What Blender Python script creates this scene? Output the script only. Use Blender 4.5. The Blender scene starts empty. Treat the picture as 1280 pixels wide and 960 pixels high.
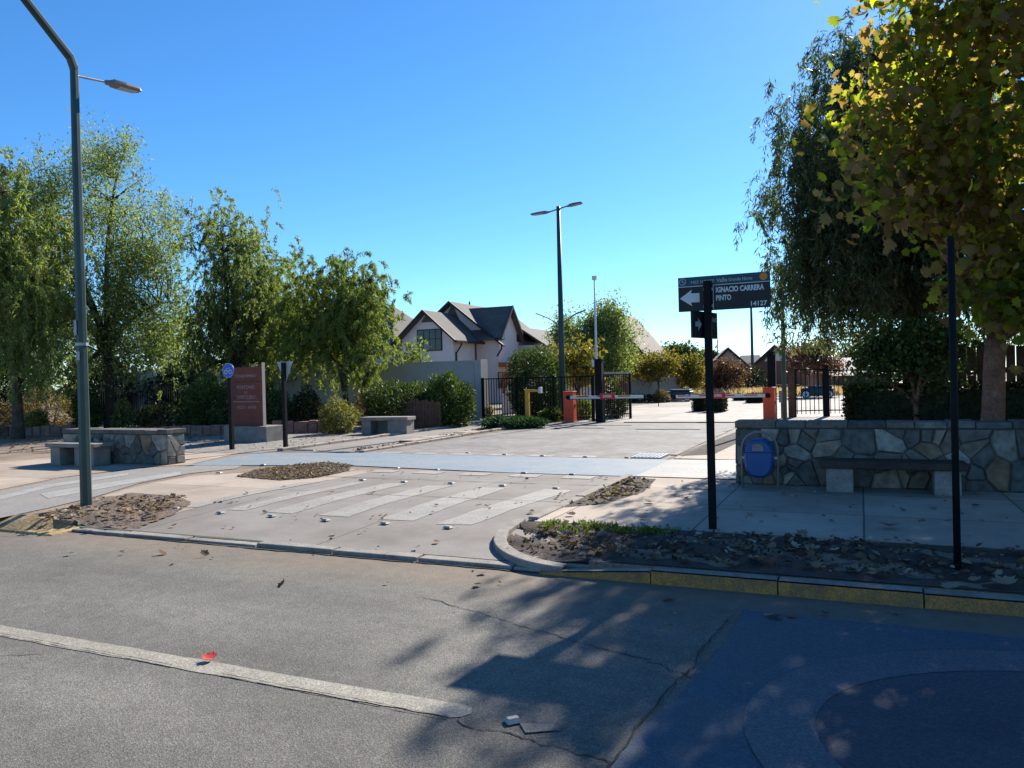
import bpy, math, random
import numpy as np
from mathutils import Vector, Matrix
R = math.radians
S = bpy.context.scene
COL = S.collection

# ------------------------------------------------------------------ camera
FPX, EYE = 967.0, 1.6
_p, _r = R(0.356), R(1.4)
cf = np.array([0, math.cos(_p), -math.sin(_p)]); r0 = np.array([1.0, 0, 0]); u0 = np.cross(r0, cf)
cr = math.cos(_r)*r0 - math.sin(_r)*u0; cu = math.sin(_r)*r0 + math.cos(_r)*u0
cam = bpy.data.cameras.new('camera'); camo = bpy.data.objects.new('camera', cam); COL.objects.link(camo)
cam.sensor_width = 36; cam.lens = 36*FPX/1280; cam.clip_start = 0.05; cam.clip_end = 2000
m = Matrix.Identity(4)
for i in range(3):
    m[i][0] = cr[i]; m[i][1] = cu[i]; m[i][2] = -cf[i]
m[2][3] = EYE
camo.matrix_world = m
S.camera = camo
S.render.resolution_x, S.render.resolution_y = 1024, 768

# ------------------------------------------------------------------ sky, sun, exposure
SUN_AZ, SUN_EL = R(30), R(32)
w = bpy.data.worlds.new('World'); S.world = w; w.use_nodes = True
nt = w.node_tree; bg = nt.nodes['Background']
sky = nt.nodes.new('ShaderNodeTexSky'); sky.sky_type = 'NISHITA'; sky.sun_disc = False
sky.sun_elevation = SUN_EL; sky.sun_rotation = SUN_AZ
sky.air_density = 1.0; sky.dust_density = 0.15; sky.ozone_density = 6.0; sky.altitude = 600
hs = nt.nodes.new('ShaderNodeHueSaturation'); hs.inputs['Saturation'].default_value = 1.14
tn = nt.nodes.new('ShaderNodeMix'); tn.data_type = 'RGBA'; tn.blend_type = 'MULTIPLY'; tn.inputs[0].default_value = 1; tn.inputs[7].default_value = (.84, 1.0, 1.05, 1)
nt.links.new(sky.outputs[0], hs.inputs['Color']); nt.links.new(hs.outputs[0], tn.inputs[6]); nt.links.new(tn.outputs[2], bg.inputs[0])
bg.inputs[1].default_value = 0.085
sl = bpy.data.lights.new('sun', 'SUN'); sl.energy = 5.0; sl.angle = R(0.53); sl.color = (1, .94, .84)
so = bpy.data.objects.new('sun', sl); COL.objects.link(so)
sv = Vector((math.sin(SUN_AZ)*math.cos(SUN_EL), math.cos(SUN_AZ)*math.cos(SUN_EL), math.sin(SUN_EL)))
so.rotation_euler = sv.to_track_quat('Z', 'Y').to_euler(); so.location = (20, 30, 40)
S.view_settings.view_transform = 'Standard'; S.view_settings.look = 'None'
S.view_settings.exposure = 1.06; S.view_settings.gamma = 1; S.view_settings.use_curve_mapping = False

# ------------------------------------------------------------------ street frame: s along the street, n away from it
A = R(24.3); CA, SA = math.cos(A), math.sin(A)
def W(s, n, z=0.0): return Vector((s*CA + n*SA, -s*SA + n*CA, z))
def to_sn(x, y): return (x*CA - y*SA, x*SA + y*CA)
def ray(px, py): return cf + cr*((px-640)/FPX) - cu*((py-480)/FPX)
def at(px, py, z=0.0):
    d = ray(px, py); t = (z-EYE)/d[2]; return to_sn(d[0]*t, d[1]*t)
def atd(px, depth, py=475):
    d = ray(px, py); t = depth/d[1]; return to_sn(d[0]*t, depth)
def zd(px, py, depth):
    d = ray(px, py); return EYE + d[2]*depth/d[1]
def onN(px, py, n):
    d = ray(px, py); t = n/(d[0]*SA + d[1]*CA); return to_sn(d[0]*t, d[1]*t)[0], EYE + d[2]*t
def onS(px, py, s):
    d = ray(px, py); t = s/(d[0]*CA - d[1]*SA); return to_sn(d[0]*t, d[1]*t)[1], EYE + d[2]*t

# ------------------------------------------------------------------ materials
def mat_base(name):
    m = bpy.data.materials.new(name); m.use_nodes = True
    nt = m.node_tree; b = nt.nodes['Principled BSDF']
    return m, nt, b
def N(nt, t, **k):
    n = nt.nodes.new(t)
    for a, v in k.items():
        if a in n.inputs: n.inputs[a].default_value = v
        else: setattr(n, a, v)
    return n
def ramp(nt, src, stops):
    r = nt.nodes.new('ShaderNodeValToRGB'); e = r.color_ramp.elements
    while len(e) < len(stops): e.new(0.5)
    for el, (p, c) in zip(e, stops):
        el.position = p; el.color = (c[0], c[1], c[2], 1) if len(c) == 3 else c
    nt.links.new(src, r.inputs[0]); return r.outputs[0]
def mixc(nt, fac, a, b, mode='MIX'):
    x = nt.nodes.new('ShaderNodeMix'); x.data_type = 'RGBA'; x.blend_type = mode
    for s, v in ((0, fac), (6, a), (7, b)):
        if hasattr(v, 'is_output') or hasattr(v, 'links'): nt.links.new(v, x.inputs[s])
        elif s == 0: x.inputs[0].default_value = v
        else: x.inputs[s].default_value = (*v, 1)
    return x.outputs[2]
def noise(nt, co, scale, detail=6, rough=.6, stretch=None):
    n = N(nt, 'ShaderNodeTexNoise', Scale=scale, Detail=detail, Roughness=rough)
    if stretch:
        mp = nt.nodes.new('ShaderNodeMapping'); mp.inputs['Scale'].default_value = stretch
        nt.links.new(co, mp.inputs[0]); co = mp.outputs[0]
    nt.links.new(co, n.inputs['Vector']); return n.outputs[0]
def bump(nt, b, h, strength, dist):
    bp = N(nt, 'ShaderNodeBump', Strength=strength, Distance=dist)
    nt.links.new(h, bp.inputs['Height']); nt.links.new(bp.outputs[0], b.inputs['Normal'])
def dull(name, c, rough=.8, var=.25, scale=3.0, bstr=.2, bdist=.01, bscale=40, metal=0, spec=.3, fine=None):
    """surface with large soft tone variation and a fine grain"""
    m, nt, b = mat_base(name)
    tc = nt.nodes.new('ShaderNodeTexCoord'); co = tc.outputs['Object']
    lo = tuple(x*(1-var) for x in c); hi = tuple(min(1, x*(1+var)) for x in c)
    col = ramp(nt, noise(nt, co, scale), [(.3, lo), (.7, hi)])
    if fine:
        g = ramp(nt, noise(nt, co, fine, 3), [(.35, (.72,)*3), (.65, (1.2,)*3)])
        col = mixc(nt, 1.0, col, g, 'MULTIPLY')
    nt.links.new(col, b.inputs['Base Color'])
    b.inputs['Roughness'].default_value = rough; b.inputs['Metallic'].default_value = metal
    b.inputs['Specular IOR Level'].default_value = spec
    if bstr: bump(nt, b, noise(nt, co, bscale, 4), bstr, bdist)
    return m
M = {}
# asphalt with aggregate and worn patches
def asphalt(name, c, grain=1.0):
    m, nt, b = mat_base(name)
    tc = nt.nodes.new('ShaderNodeTexCoord'); co = tc.outputs['Object']
    v = N(nt, 'ShaderNodeTexVoronoi', Scale=135); nt.links.new(co, v.inputs['Vector'])
    sep = nt.nodes.new('ShaderNodeSeparateColor'); nt.links.new(v.outputs['Color'], sep.inputs[0])
    stones = ramp(nt, sep.outputs[0], [(0, tuple(x*.62 for x in c)), (.55, c), (.9, tuple(x*1.32 for x in c)), (1, tuple(x*1.65 for x in c))])
    big = ramp(nt, noise(nt, co, .55, 8, .65), [(.3, (.72, .71, .70)), (.7, (1.18, 1.17, 1.14))])
    wear = ramp(nt, noise(nt, co, .9, 6, .6, (.16, 1, 1)), [(.35, (.80,)*3), (.65, (1.12,)*3)])
    col = mixc(nt, 1.0, stones, big, 'MULTIPLY'); col = mixc(nt, 1.0, col, wear, 'MULTIPLY')
    sx = nt.nodes.new('ShaderNodeSeparateXYZ'); nt.links.new(co, sx.inputs[0])
    mr = N(nt, 'ShaderNodeMapRange'); mr.inputs[1].default_value = 4.9; mr.inputs[2].default_value = 6.3; nt.links.new(sx.outputs[1], mr.inputs[0])
    ml = nt.nodes.new('ShaderNodeMath'); ml.operation = 'MULTIPLY'; nt.links.new(mr.outputs[0], ml.inputs[0]); nt.links.new(noise(nt, co, 2.2, 8, .7, (.5,1,1)), ml.inputs[1])
    dust = ramp(nt, ml.outputs[0], [(.10, (0,0,0)), (.48, (.8,)*3)]); bw = nt.nodes.new('ShaderNodeRGBToBW'); nt.links.new(dust, bw.inputs[0])
    col = mixc(nt, bw.outputs[0], col, (.185, .14, .10))
    blot = ramp(nt, noise(nt, co, 7, 5, .6), [(.35, (.9,.9,.9)), (.65, (1.08,1.08,1.07))]); col = mixc(nt, 1.0, col, blot, 'MULTIPLY')
    nt.links.new(col, b.inputs['Base Color'])
    b.inputs['Roughness'].default_value = .88; b.inputs['Specular IOR Level'].default_value = .35
    bump(nt, b, v.outputs['Distance'], .4*grain, .007)
    return m
M['asphalt'] = asphalt('asphalt', (.148, .139, .123))
# concrete with slab joints, stains
def slabs(name, c, w=1.5, h=1.5, mortar=.012, off=0.0, var=.16, jd=.35, stain=(.75, .7, .66), fine=60, bdist=.006):
    m, nt, b = mat_base(name)
    tc = nt.nodes.new('ShaderNodeTexCoord'); co = tc.outputs['Object']
    br = nt.nodes.new('ShaderNodeTexBrick'); br.offset = off; br.squash = 1
    br.inputs['Scale'].default_value = 1; br.inputs['Brick Width'].default_value = w; br.inputs['Row Height'].default_value = h
    br.inputs['Mortar Size'].default_value = mortar; br.inputs['Mortar Smooth'].default_value = .3; br.inputs['Bias'].default_value = 0
    br.inputs['Color1'].default_value = (*[x*(1-var) for x in c], 1); br.inputs['Color2'].default_value = (*[x*(1+var) for x in c], 1)
    br.inputs['Mortar'].default_value = (*[x*jd for x in c], 1)
    wob = mixc(nt, .012, co, N(nt, 'ShaderNodeTexNoise', Scale=2.0).outputs[1], 'ADD')
    nt.links.new(wob, br.inputs['Vector'])
    st = ramp(nt, noise(nt, co, .8, 9, .68), [(.32, stain), (.62, (1.1, 1.09, 1.07))])
    gr = ramp(nt, noise(nt, co, fine, 4), [(.3, (.86,)*3), (.7, (1.1,)*3)])
    col = mixc(nt, 1.0, mixc(nt, 1.0, br.outputs['Color'], st, 'MULTIPLY'), gr, 'MULTIPLY')
    nt.links.new(col, b.inputs['Base Color']); b.inputs['Roughness'].default_value = .85; b.inputs['Specular IOR Level'].default_value = .25
    bump(nt, b, gr, .3, bdist)
    return m
M['pavement'] = slabs('pavement_concrete', (.36, .30, .245), 1.6, 1.55)
M['apron'] = slabs('apron_concrete', (.232, .212, .192), 2.6, 3.1, .012, jd=.5, var=.07)
M['drive'] = slabs('driveway_paver', (.22, .205, .19), .2, .1, .008, .5, .22, .55)
M['inner'] = slabs('inner_road_concrete', (.33, .30, .265), 3.5, 3.5, .02, jd=.6)
M['kerbgrey'] = dull('kerb_concrete', (.26, .228, .195), .9, .3, 4, .4, .01, 60, fine=70)
M['earth'] = dull('bare_earth', (.215, .165, .12), .95, .4, .9, .8, .03, 18, fine=40)
M['soil'] = dull('verge_soil', (.072, .053, .042), .95, .45, 2.2, .9, .03, 25, fine=60)
M['dirt'] = dull('dusty_brown_soil', (.15, .108, .08), .95, .4, 2.2, .9, .03, 25, fine=60)
M['sandkerb'] = dull('worn_sandy_kerb', (.40, .27, .13), .9, .35, 5, .6, .015, 30, fine=40)
M['gravel'] = dull('gravel_bed', (.26, .235, .21), .95, .3, 3, .9, .03, 45, fine=50)
M['clay'] = dull('reddish_edging_stone', (.24, .135, .105), .9, .35, 5, .5, .02, 30, fine=30)
# worn paint: paint over what lies beneath, rubbed off in places
def paint(name, c, under, cover=.5, scale=3.0, rough=.75, grain=.5):
    m, nt, b = mat_base(name)
    tc = nt.nodes.new('ShaderNodeTexCoord'); co = tc.outputs['Object']
    f = ramp(nt, noise(nt, co, scale, 10, .72), [(cover-.14, (.06,)*3), (cover+.14, (1, 1, 1))])
    sp = ramp(nt, noise(nt, co, 38, 4, .7), [(.36, (1-grain,)*3), (.56, (1, 1, 1))])
    rub = ramp(nt, noise(nt, co, 1.1, 6, .6, (.22, 1, 1)), [(.34, (.45,)*3), (.58, (1, 1, 1))])
    f = mixc(nt, 1.0, mixc(nt, 1.0, f, sp, 'MULTIPLY'), rub, 'MULTIPLY')
    v = N(nt, 'ShaderNodeTexVoronoi', Scale=110); nt.links.new(co, v.inputs['Vector'])
    se = nt.nodes.new('ShaderNodeSeparateColor'); nt.links.new(v.outputs['Color'], se.inputs[0])
    g = ramp(nt, se.outputs[0], [(0, (.72,)*3), (.6, (1.0,)*3), (1, (1.32,)*3)])
    bwn = nt.nodes.new('ShaderNodeRGBToBW'); nt.links.new(f, bwn.inputs[0])
    col = mixc(nt, 1.0, mixc(nt, bwn.outputs[0], under, c), g, 'MULTIPLY')
    nt.links.new(col, b.inputs['Base Color']); b.inputs['Roughness'].default_value = rough
    b.inputs['Specular IOR Level'].default_value = .3
    bump(nt, b, v.outputs['Distance'], .3, .005)
    return m
M['zebra'] = paint('zebra_paint', (.335, .308, .272), (.25, .228, .205), .48, 4, grain=.3)
M['cream'] = paint('centre_line_paint', (.33, .30, .24), (.20, .18, .15), .42, 6)
M['ghost'] = paint('ghost_of_line', (.19, .175, .15), (.14, .128, .11), .5, 9)
M['bluelane'] = paint('faded_blue_lane_paint', (.125, .205, .275), (.25, .245, .235), .44, 2.2)
M['greylane'] = paint('faded_path_surface', (.20, .195, .185), (.27, .24, .21), .45, 1.6)
M['palelane'] = paint('pale_lane_stripe', (.36, .34, .31), (.25, .24, .225), .45, 2.5)
M['bluebox'] = paint('blue_road_paint', (.040, .085, .128), (.085, .10, .115), .44, 1.8)
M['ring'] = paint('faded_ring_paint', (.15, .145, .145), (.08, .095, .12), .42, 2.4)
M['ringin'] = paint('dark_disc_paint', (.045, .05, .068), (.08, .085, .10), .4, 2)
M['yellowkerb'] = paint('yellow_kerb_paint', (.47, .205, .045), (.15, .105, .07), .43, 5, grain=.25)
M['crack'] = dull('crack_filler', (.045, .04, .035), .95, .3, 10, 0)
M['dark'] = dull('dark_gap', (.015, .014, .013), .9, .2, 5, 0)
M['steel'] = dull('galvanised_steel', (.35, .36, .37), .45, .15, 6, 0, metal=.7)
M['black'] = dull('black_metal', (.008, .008, .009), .7, .3, 6, .1, .002, 80, spec=.15)
M['green'] = dull('dark_green_pole_paint', (.020, .050, .046), .42, .35, 2.5, .1, .002, 60, spec=.45)
M['teal'] = dull('teal_pole_paint', (.022, .065, .062), .5, .2, 3, 0)
M['lampgrey'] = dull('lamp_head_grey', (.20, .175, .16), .5, .2, 5, 0)
M['glass'] = dull('lamp_glass', (.5, .5, .48), .15, .05, 5, 0)
M['whitemetal'] = dull('white_metal', (.62, .62, .60), .5, .08, 5, 0)
M['orange'] = dull('orange_red_cabinet_paint', (.68, .085, .03), .5, .15, 3, .05, .003, 40)
M['red'] = dull('red_paint', (.52, .03, .03), .5, .12, 4, 0)
M['yellow'] = dull('ochre_yellow_paint', (.64, .34, .045), .5, .15, 4, 0)
M['binblue'] = dull('blue_plastic', (.006, .065, .235), .38, .12, 4, .03, .002, 50, spec=.45)
M['signblue'] = dull('sign_blue', (.015, .10, .50), .4, .08, 4, 0)
M['signteal'] = dull('sign_band_teal', (.012, .055, .075), .45, .1, 4, 0)
M['signblack'] = dull('sign_black', (.010, .010, .013), .45, .15, 4, 0)
M['signwhite'] = dull('sign_white', (.62, .60, .60), .5, .06, 5, 0)
M['signback'] = dull('sign_back_grey', (.33, .34, .36), .5, .12, 5, 0)
M['letters'] = dull('engraved_letters', (.33, .27, .25), .6, .1, 5, 0)
M['brownsign'] = dull('maroon_cladding', (.17, .045, .03), .65, .22, 3, .15, .005, 30)
M['benchwood'] = dull('dark_bench_wood', (.050, .035, .028), .7, .35, 3, .3, .006, 30, fine=40)
M['benchstone'] = dull('bench_concrete', (.24, .215, .185), .88, .28, 4, .4, .008, 45, fine=60)
M['mortar'] = dull('wall_mortar', (.062, .061, .06), .95, .3, 6, .5, .01, 60)
M['wallgrey'] = dull('grey_render', (.40, .365, .35), .9, .09, 1.2, .2, .004, 60)
M['wallpink'] = dull('pink_white_render', (.74, .62, .57), .9, .05, 1.5, .15, .004, 50)
M['roof'] = slabs('shingle_roof', (.112, .10, .094), .5, .22, .012, .5, .10, .7, (.85, .85, .85))
M['trim'] = dull('dark_brown_trim', (.026, .018, .017), .6, .2, 3, 0)
M['windowglass'] = dull('window_glass', (.035, .045, .048), .12, .5, 1.2, 0, spec=.4)
M['curtain'] = dull('curtain', (.28, .29, .28), .9, .25, 6, 0)
M['terracotta'] = dull('terracotta_wood', (.38, .10, .035), .6, .2, 4, .1, .004, 30)
M['farwall'] = dull('far_beige_render', (.45, .36, .30), .9, .1, 1, 0)
M['farbrown'] = dull('far_brick_brown', (.17, .085, .06), .9, .15, 2, 0)
M['farroof'] = dull('far_tan_roof', (.23, .19, .15), .9, .2, 2, 0)
M['farblue'] = dull('far_slate_roof', (.055, .065, .085), .7, .15, 2, 0)
M['striped'] = slabs('ribbed_block_wall', (.58, .52, .47), 2.0, .2, .02, .5, .1, .65)
M['timber'] = dull('weathered_boards', (.11, .058, .038), .85, .35, 4, .3, .01, 25, fine=25)
M['tealbody'] = dull('dark_teal_body', (.018, .052, .062), .45, .2, 3, 0)
M['rubber'] = dull('tyre_rubber', (.02, .02, .02), .85, .2, 5, 0)
M['bark'] = dull('brown_bark', (.10, .068, .05), .95, .45, 5, .9, .03, 18, fine=30)
M['barkred'] = dull('reddish_bark', (.21, .10, .065), .92, .4, 4, .9, .03, 14, fine=24)
M['barkdark'] = dull('dark_bark', (.05, .038, .03), .95, .35, 6, .6, .02, 20)
M['stud'] = dull('stud_plastic', (.34, .31, .275), .6, .15, 9, 0)
M['orangefruit'] = dull('emblem_orange', (.65, .2, .02), .5, .1, 4, 0)

def attr_mat(name, stops, rough=.8, var=.2, transl=0.0, tcol=1.6, bscale=25, bstr=.5):
    """colour of every leaf / stone from the mesh attribute 'rnd'"""
    m, nt, b = mat_base(name)
    at_ = nt.nodes.new('ShaderNodeAttribute'); at_.attribute_name = 'rnd'
    col = ramp(nt, at_.outputs['Fac'], stops)
    tc = nt.nodes.new('ShaderNodeTexCoord')
    if var:
        g = ramp(nt, noise(nt, tc.outputs['Object'], bscale, 5), [(.3, (1-var,)*3), (.7, (1+var,)*3)])
        col = mixc(nt, 1.0, col, g, 'MULTIPLY')
    nt.links.new(col, b.inputs['Base Color']); b.inputs['Roughness'].default_value = rough
    b.inputs['Specular IOR Level'].default_value = .12 if transl else .3
    if transl:
        t = nt.nodes.new('ShaderNodeBsdfTranslucent')
        tc2 = mixc(nt, 1.0, col, (tcol*.93, tcol, tcol*.42), 'MULTIPLY'); nt.links.new(tc2, t.inputs[0])
        mx = nt.nodes.new('ShaderNodeMixShader'); mx.inputs[0].default_value = transl
        nt.links.new(b.outputs[0], mx.inputs[1]); nt.links.new(t.outputs[0], mx.inputs[2])
        nt.links.new(mx.outputs[0], nt.nodes['Material Output'].inputs[0])
    elif bstr: bump(nt, b, noise(nt, tc.outputs['Object'], bscale, 6), bstr, .012)
    return m
M['stones'] = attr_mat('wall_stones', [(0, (0.083, 0.078, 0.070)), (.3, (0.132, 0.123, 0.108)), (.5, (0.171, 0.135, 0.099)), (.62, (0.097, 0.105, 0.101)), (.74, (0.220, 0.195, 0.158)), (.84, (0.297, 0.260, 0.216)), (.93, (0.187, 0.110, 0.062)), (1, (0.352, 0.310, 0.255))], .9, .42, bscale=9)
M['lf_pepper'] = attr_mat('pepper_leaves', [(0, (.09, .122, .038)), (.5, (.185, .228, .082)), (.85, (.285, .305, .125)), (1, (.33, .28, .13))], .5, 0, .5)
M['lf_olive'] = attr_mat('olive_leaves', [(0, (.08, .108, .042)), (.5, (.16, .20, .085)), (.85, (.25, .275, .13)), (1, (.29, .22, .11))], .5, 0, .5)
M['lf_bright'] = attr_mat('bright_willow_leaves', [(0, (.075, .11, .026)), (.5, (.165, .205, .052)), (1, (.27, .28, .10))], .6, 0, .42)
M['lf_dark'] = attr_mat('dark_pepper_leaves', [(0, (.042, .060, .034)), (.6, (.092, .115, .062)), (1, (.18, .195, .11))], .55, 0, .40)
M['lf_plane'] = attr_mat('plane_tree_leaves', [(0, (.040, .055, .014)), (.26, (.085, .105, .022)), (.42, (.24, .25, .025)), (.50, (.17, .135, .04)), (.64, (.14, .088, .046)), (.84, (.20, .13, .075)), (1, (.29, .20, .12))], .55, 0, .60, 2.7)
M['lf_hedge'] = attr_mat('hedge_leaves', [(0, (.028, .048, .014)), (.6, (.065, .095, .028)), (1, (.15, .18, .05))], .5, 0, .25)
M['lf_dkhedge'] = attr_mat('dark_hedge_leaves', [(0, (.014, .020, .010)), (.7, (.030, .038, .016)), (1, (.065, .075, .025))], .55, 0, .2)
M['lf_yellow'] = attr_mat('autumn_yellow_leaves', [(0, (.06, .07, .02)), (.4, (.13, .125, .03)), (.75, (.27, .19, .035)), (1, (.30, .12, .03))], .6, 0, .35)
M['lf_red'] = attr_mat('autumn_red_leaves', [(0, (.05, .035, .025)), (.5, (.13, .06, .045)), (1, (.20, .12, .08))], .6, 0, .3)
M['lf_dry'] = attr_mat('dry_shrub_leaves', [(0, (.07, .045, .03)), (.5, (.15, .10, .06)), (1, (.26, .19, .11))], .7, 0, .3)
M['lf_gold'] = attr_mat('golden_shrub_leaves', [(0, (.08, .085, .025)), (.6, (.20, .19, .06)), (1, (.31, .27, .10))], .6, 0, .3)
M['lf_juniper'] = attr_mat('juniper_leaves', [(0, (.018, .045, .022)), (.6, (.040, .085, .038)), (1, (.085, .14, .06))], .6, 0, .2)
M['lf_pink'] = attr_mat('pink_grass_blades', [(0, (.38, .23, .19)), (.6, (.56, .38, .32)), (1, (.60, .48, .32))], .7, 0, .3)
M['lf_litter'] = attr_mat('fallen_leaves', [(0, (.055, .036, .027)), (.35, (.125, .075, .052)), (.65, (.20, .130, .088)), (.88, (.32, .24, .165)), (1, (.46, .40, .32))], .8, 0, .15)
M['lf_weed'] = attr_mat('weed_blades', [(0, (.06, .10, .02)), (1, (.15, .19, .05))], .6, 0, .35)

# ------------------------------------------------------------------ mesh helpers
class MB:
    def __init__(self): self.v = []; self.f = []; self.mi = []; self.a = []
    def add(self, vs, fs, mi=0, rnd=.5):
        o = len(self.v); self.v += [tuple(x) for x in vs]; self.a += [rnd]*len(vs)
        self.f += [tuple(i+o for i in f) for f in fs]; self.mi += [mi]*len(fs); return self
    def box(self, x0, x1, y0, y1, z0, z1, mi=0, rnd=.5):
        v = [(x0,y0,z0),(x1,y0,z0),(x1,y1,z0),(x0,y1,z0),(x0,y0,z1),(x1,y0,z1),(x1,y1,z1),(x0,y1,z1)]
        return self.add(v, [(0,3,2,1),(4,5,6,7),(0,1,5,4),(1,2,6,5),(2,3,7,6),(3,0,4,7)], mi, rnd)
    def bar(self, p, q, w, h=None, up=(0,0,1), mi=0):
        """box-section bar from p to q"""
        h = h or w; p = Vector(p); q = Vector(q); d = (q-p).normalized(); up = Vector(up)
        if abs(d.dot(up)) > .98: up = Vector((1,0,0))
        x = d.cross(up).normalized(); y = x.cross(d)
        v = [c + x*(a*w/2) + y*(b*h/2) for c in (p, q) for a, b in ((-1,-1),(1,-1),(1,1),(-1,1))]
        return self.add(v, [(3,2,1,0),(4,5,6,7),(0,1,5,4),(1,2,6,5),(2,3,7,6),(3,0,4,7)], mi)
    def prism(self, poly, z0, z1, mi=0, zf=None):
        n = len(poly)
        ar = sum(poly[i][0]*poly[(i+1)%n][1]-poly[(i+1)%n][0]*poly[i][1] for i in range(n))
        if ar < 0: poly = poly[::-1]
        v = [(x,y,z0) for x,y in poly] + [(x,y,z1) for x,y in poly]
        f = [tuple(range(n-1,-1,-1)), tuple(range(n,2*n))] + [(i,(i+1)%n,n+(i+1)%n,n+i) for i in range(n)]
        return self.add(v, f, mi)
    def sheet(self, poly, z, mi=0):
        n = len(poly)
        ar = sum(poly[i][0]*poly[(i+1)%n][1]-poly[(i+1)%n][0]*poly[i][1] for i in range(n))
        if ar < 0: poly = poly[::-1]
        return self.add([(p[0],p[1],z if len(p) < 3 else p[2]) for p in poly], [tuple(range(n))], mi)
    def ext(self, poly, o, ux, uy, un, mi=0):
        """polygon in the plane o + x*ux + y*uy, thickened along un"""
        o = Vector(o); ux = Vector(ux); uy = Vector(uy); un = Vector(un); n = len(poly)
        v = [o+ux*x+uy*y for x,y in poly] + [o+ux*x+uy*y+un for x,y in poly]
        f = [tuple(range(n-1,-1,-1)), tuple(range(n,2*n))] + [(i,(i+1)%n,n+(i+1)%n,n+i) for i in range(n)]
        return self.add(v, f, mi)
    def tube(self, path, rad, n=8, mi=0, rnd=.5, rot=0.0):
        path = [Vector(p) for p in path]
        if not hasattr(rad, '__len__'): rad = [rad]*len(path)
        vs = []; fs = []; ref = None
        for i, p in enumerate(path):
            d = (path[min(i+1,len(path)-1)] - path[max(i-1,0)])
            if d.length < 1e-9: d = Vector((0,0,1))
            d.normalize()
            if ref is None:
                ref = Vector((1,0,0)) if abs(d.x) < .8 else Vector((0,1,0))
            x = (ref - d*ref.dot(d)).normalized(); y = d.cross(x); ref = x
            for k in range(n):
                t = 2*math.pi*k/n + rot; vs.append(p + x*(math.cos(t)*rad[i]) + y*(math.sin(t)*rad[i]))
        for i in range(len(path)-1):
            for k in range(n):
                a = i*n+k; b = i*n+(k+1)%n; fs.append((a,b,b+n,a+n))
        fs.append(tuple(range(n-1,-1,-1))); fs.append(tuple(range((len(path)-1)*n, len(path)*n)))
        return self.add(vs, fs, mi, rnd)
def finish(o, mats, parent, loc, rot, kind, bevel):
    for mm in (mats if isinstance(mats, (list, tuple)) else [mats]): o.data.materials.append(M[mm])
    COL.objects.link(o)
    if parent is not None: o.parent = parent
    else:
        o.location = loc if loc is not None else (0,0,0); o.rotation_euler = (0,0,-A+rot)
    if kind: o['kind'] = kind
    if bevel:
        b = o.modifiers.new('bevel', 'BEVEL'); b.width = bevel; b.segments = 2; b.limit_method = 'ANGLE'; b.angle_limit = R(40)
    return o
def obj(name, mb, mats, parent=None, loc=None, rot=0.0, kind=None, bevel=0, smooth=False):
    me = bpy.data.meshes.new(name); me.from_pydata(mb.v, [], mb.f); me.update()
    me.polygons.foreach_set('material_index', mb.mi)
    at_ = me.attributes.new('rnd', 'FLOAT', 'POINT'); at_.data.foreach_set('value', np.array(mb.a, dtype=np.float32))
    if smooth: me.polygons.foreach_set('use_smooth', [True]*len(me.polygons))
    return finish(bpy.data.objects.new(name, me), mats, parent, loc, rot, kind, bevel)
def tag(o, label, cat, group=None, kind=None):
    o['label'] = label; o['category'] = cat
    if group: o['group'] = group
    if kind: o['kind'] = kind
    return o
def root(name, label, cat, s, n, z=0.0, rot=0.0, group=None):
    o = bpy.data.objects.new(name, None); COL.objects.link(o); o.empty_display_size = .2
    o.location = W(s, n, z); o.rotation_euler = (0,0,-A+rot)
    return tag(o, label, cat, group)
def copy_tree(o, parent=None):
    c = o.copy(); COL.objects.link(c)
    if parent is not None: c.parent = parent
    for ch in list(o.children): copy_tree(ch, c)
    return c
def text_part(name, txt, size, mat, parent, o, ux, uy, align='LEFT', fat=0.0, sx=1.0, depth=.002, fit=None):
    """letters as a thin mesh lying in the plane o + x*ux + y*uy of the parent"""
    cu_ = bpy.data.curves.new(name, 'FONT'); cu_.body = txt; cu_.size = size; cu_.align_x = align; cu_.offset = fat
    cu_.extrude = depth; cu_.resolution_u = 3
    t = bpy.data.objects.new(name, cu_); COL.objects.link(t)
    bpy.context.view_layer.update()
    me = bpy.data.meshes.new_from_object(t.evaluated_get(bpy.context.evaluated_depsgraph_get()))
    bpy.data.objects.remove(t)
    ux = Vector(ux); uy = Vector(uy); un = ux.cross(uy)
    if fit:
        xs_ = [v.co.x for v in me.vertices]; sx = fit/(max(xs_)-min(xs_))
    mt = Matrix.Identity(4)
    for i in range(3): mt[i][0] = ux[i]*sx; mt[i][1] = uy[i]; mt[i][2] = un[i]; mt[i][3] = o[i]
    me.transform(mt); me.materials.clear(); me.name = name
    ob = bpy.data.objects.new(name, me); me.materials.append(M[mat]); COL.objects.link(ob); ob.parent = parent
    return ob

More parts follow.
